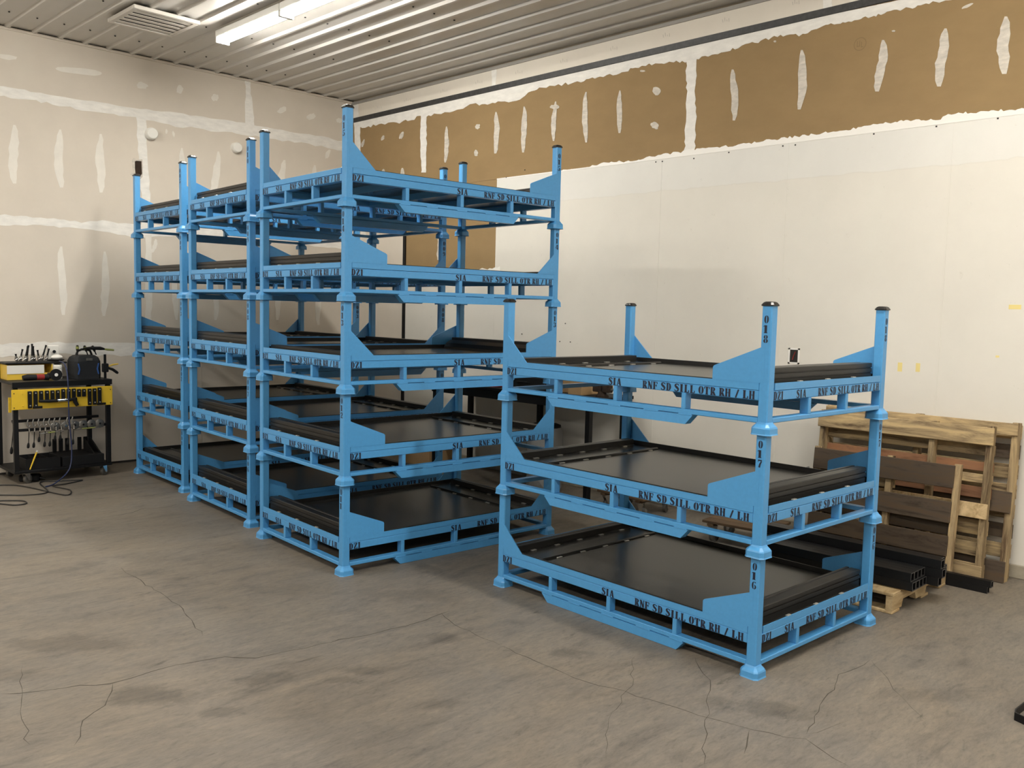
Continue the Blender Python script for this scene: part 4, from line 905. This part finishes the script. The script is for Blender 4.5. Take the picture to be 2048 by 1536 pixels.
for x in (.02, .200): part('trim_band', Geo().prism([(x, .045), (x + .012, .045), (x + .024, .095), (x + .012, .15), (x, .15), (x + .012, .095)] if x < .1 else [(x + .02, .045), (x + .008, .045), (x - .004, .095), (x + .008, .15), (x + .02, .15), (x + .008, .095)], lambda a, b, q: (a, q, b), -.004, -.0005), 'baglue', h)
part('buckle', Geo().box(.10, .16, -.006, -.0005, .175, .20, .002), 'grease', h)
def screwdriver(x, y, z, dx, dz, lb):
    h = thing('quick_clamp', lb, 'clamp', (x, y, z), 0, 'clamps standing in the tool bag')
    v = Vector((dx, 0, dz)).normalized(); p = Vector((0, 0, 0))
    part('bar', Geo().cyl(p, v * .035, .006, .006, 8), 'black', h); part('grip', Geo().tube([v * .034, v * .05, v * .085, v * .095], [.008, .013, .012, .009], 10), 'blackmatte', h, True)
    part('band', Geo().tube([v * .058, v * .082], [.0145, .0140], 10), 'green', h, True)
screwdriver(CX + .625, CY + .19, 1.1735, .0, 1, 'upright hand tool with pale grip, left one standing in the tool bag')
screwdriver(CX + .72, CY + .19, 1.1735, -.35, 1, 'tilted hand tool with pale grip, middle one standing in the tool bag')
screwdriver(CX + .80, CY + .19, 1.1735, -.42, 1, 'tilted hand tool with pale grip, right one standing in the tool bag')
h = thing('caulk_tool', 'black hand tool lying across the top of the tool bag', 'tool', (CX + .66, CY + .14, 1.226))
part('body', Geo().tube([(0, 0, 0.012), (.07, 0, .014), (.16, 0, .012), (.20, 0, .004)], [.008, .016, .018, .010], 10), 'black', h, True); part('tip', Geo().tube([(.20, 0, .003), (.23, 0, -.002), (.29, 0, -.008)], [.009, .011, .009], 10), 'green', h, True)
h = thing('bar_clamp', 'bar clamp with orange lever clipped to the right end of the cart', 'clamp', (CX + CWd - .01, CY + .10, .9455))
part('bar', Geo().box(-.012, .012, 0, .006, 0, .235, .001), 'black', h); part('head', Geo().box(-.028, .030, -.014, .020, .06, .145, .006), 'blackmatte', h)
part('trigger', Geo().tube([(.028, 0, .10), (.07, 0, .085), (.11, 0, .055), (.122, 0, .045)], [.012, .014, .014, .010], 8), 'blackmatte', h, True)
part('lever', Geo().tube([(.030, 0, .115), (.07, 0, .130), (.125, 0, .137)], [.006, .008, .006], 8), 'yellowbin', h, True)
for i, (x, hh, tl) in enumerate([(.155, .075, -.10), (.195, .12, .22), (.225, .15, .20), (.252, .155, .14), (.288, .17, .02), (.322, .145, -.06), (.352, .11, -.12), (.385, .16, .30), (.412, .125, .25)]):
    h = thing('locking_plier', 'dark locking plier standing on the upper cart shelf, %s from left' % ['first', 'second', 'third', 'fourth', 'fifth', 'sixth', 'seventh', 'eighth', 'ninth'][i], 'pliers', (CX + x, CY + CDp - .095 + (.022 if i % 2 else -.022), 1.1055), 0, 'locking pliers on the upper cart shelf')
    v = Vector((tl, 0, 1)).normalized()
    part('handle', Geo().tube([v * .05, v * (hh * .8), v * hh], [.009, .007, .010], 8), 'black', h, True)
    part('jaw', Geo().tube([(0, 0, 0), v * .025, v * .055], [.012, .016, .009], 8), 'grease', h, True)
    part('screw', Geo().cyl((-.014, -.012, .018), (.012, -.016, .034), .006, .006, 8), 'chrome', h)
h = thing('white_block', 'white plastic charger box on the upper cart shelf', 'charger', (CX + .445, CY + CDp - .055, 1.1055))
part('case', Geo().box(-.0, .10, -.03, .05, 0, .15, .006), 'plaswhite', h); part('knob', Geo().cyl((.05, -.045, .09), (.05, -.0305, .09), .016, .012, 10), 'black', h)
h = thing('face_shield', 'black and white welding cap on the upper cart shelf', 'cap', (CX + .475, CY + CDp - .200, 1.1055))
part('brim', Geo().ellip((0, 0, .016), .082, .05, .014, 14, 6), 'blackmatte', h, True); part('crown', Geo().ellip((.01, 0, .040), .055, .042, .028, 14, 6), 'plaswhite', h, True)

# cables and charger on the floor near the cart
def cable(name, pts, r, m, lb, z=None):
    P = [Vector(p) for p in pts]; Q = []
    for i in range(len(P) - 1):
        p0, p1, p2, p3 = P[max(i - 1, 0)], P[i], P[i + 1], P[min(i + 2, len(P) - 1)]
        for k in range(6):
            u = k / 6; Q.append(0.5 * ((2 * p1) + (-p0 + p2) * u + (2 * p0 - 5 * p1 + 4 * p2 - p3) * u * u + (-p0 + 3 * p1 - 3 * p2 + p3) * u ** 3))
    Q.append(P[-1]); o = single(name, Geo().tube(Q, r, 8), m, lb, 'cable', smooth=True); return o
gp = lambda x, y, z=.007: fl(x, y, z)
cable('extension_cable', [gp(-60, 992), gp(0, 990), gp(50, 990), gp(95, 984), gp(80, 965), gp(120, 962), gp(165, 960), gp(130, 968), gp(105, 972), gp(140, 980), gp(130, 990), gp(60, 975), gp(20, 970), gp(-60, 972)], .0055, 'cable', 'black cable looped on the floor beside the tool cart')
cable('power_cable', [gp(-80, 1004), gp(-20, 1002), gp(20, 1001), gp(48, 1002), gp(52, 1007), gp(30, 1010), gp(5, 1008), gp(-20, 1006, .018), gp(-70, 1012)], .0055, 'cable', 'black cable loops at the left edge of the floor')
cable('blue_cable', [(CX + .47, CY + .22, 1.115), (CX + .455, CY + .02, 1.09), (CX + .445, CY - .075, .95), (CX + .445, CY - .09, .60), (CX + .46, CY - .10, .30), (CX + .42, CY - .14, .12), (CX + .28, CY - .20, .02), (CX + .18, CY - .25, .0065)], .006, 'bluecable', 'blue cable hanging down the front of the tool cart')
p = gp(60, 962, 0)
h = thing('power_adapter', 'black power adapter block lying on the floor by the tool cart', 'power adapter', (p.x, p.y, 0), -.55)
part('case', Geo().box(-.085, .085, -.05, .05, .0, .065, .012), 'blackmatte', h); part('label', Geo().box(-.04, .0, -.0512, -.0502, .02, .05), 'grease', h)
part('strain_relief', Geo().cyl((.0855, 0, .03), (.13, 0, .018), .012, .007, 8), 'black', h)

# bent flat bar entering at the right edge
a, b, c = fl(2030, 1441), fl(2031, 1436), fl(2075, 1395)
A = [fl(2100, 1474), fl(2029, 1440), fl(2030, 1434), fl(2052, 1416), fl(2080, 1385)]
g = Geo(); vs = []; hgt_ = .035; th_ = .006
for i, p in enumerate(A):
    q = (A[min(i + 1, len(A) - 1)] - A[max(i - 1, 0)]).normalized(); u = Vector((-q.y, q.x, 0)) * th_ / 2
    vs.append([p + u, p - u, p - u + Vector((0, 0, hgt_)), p + u + Vector((0, 0, hgt_))])
g.rings(vs)
single('bent_flat_bar', g, 'black', 'bent black flat bar standing on the floor at the right edge', 'steel bar')
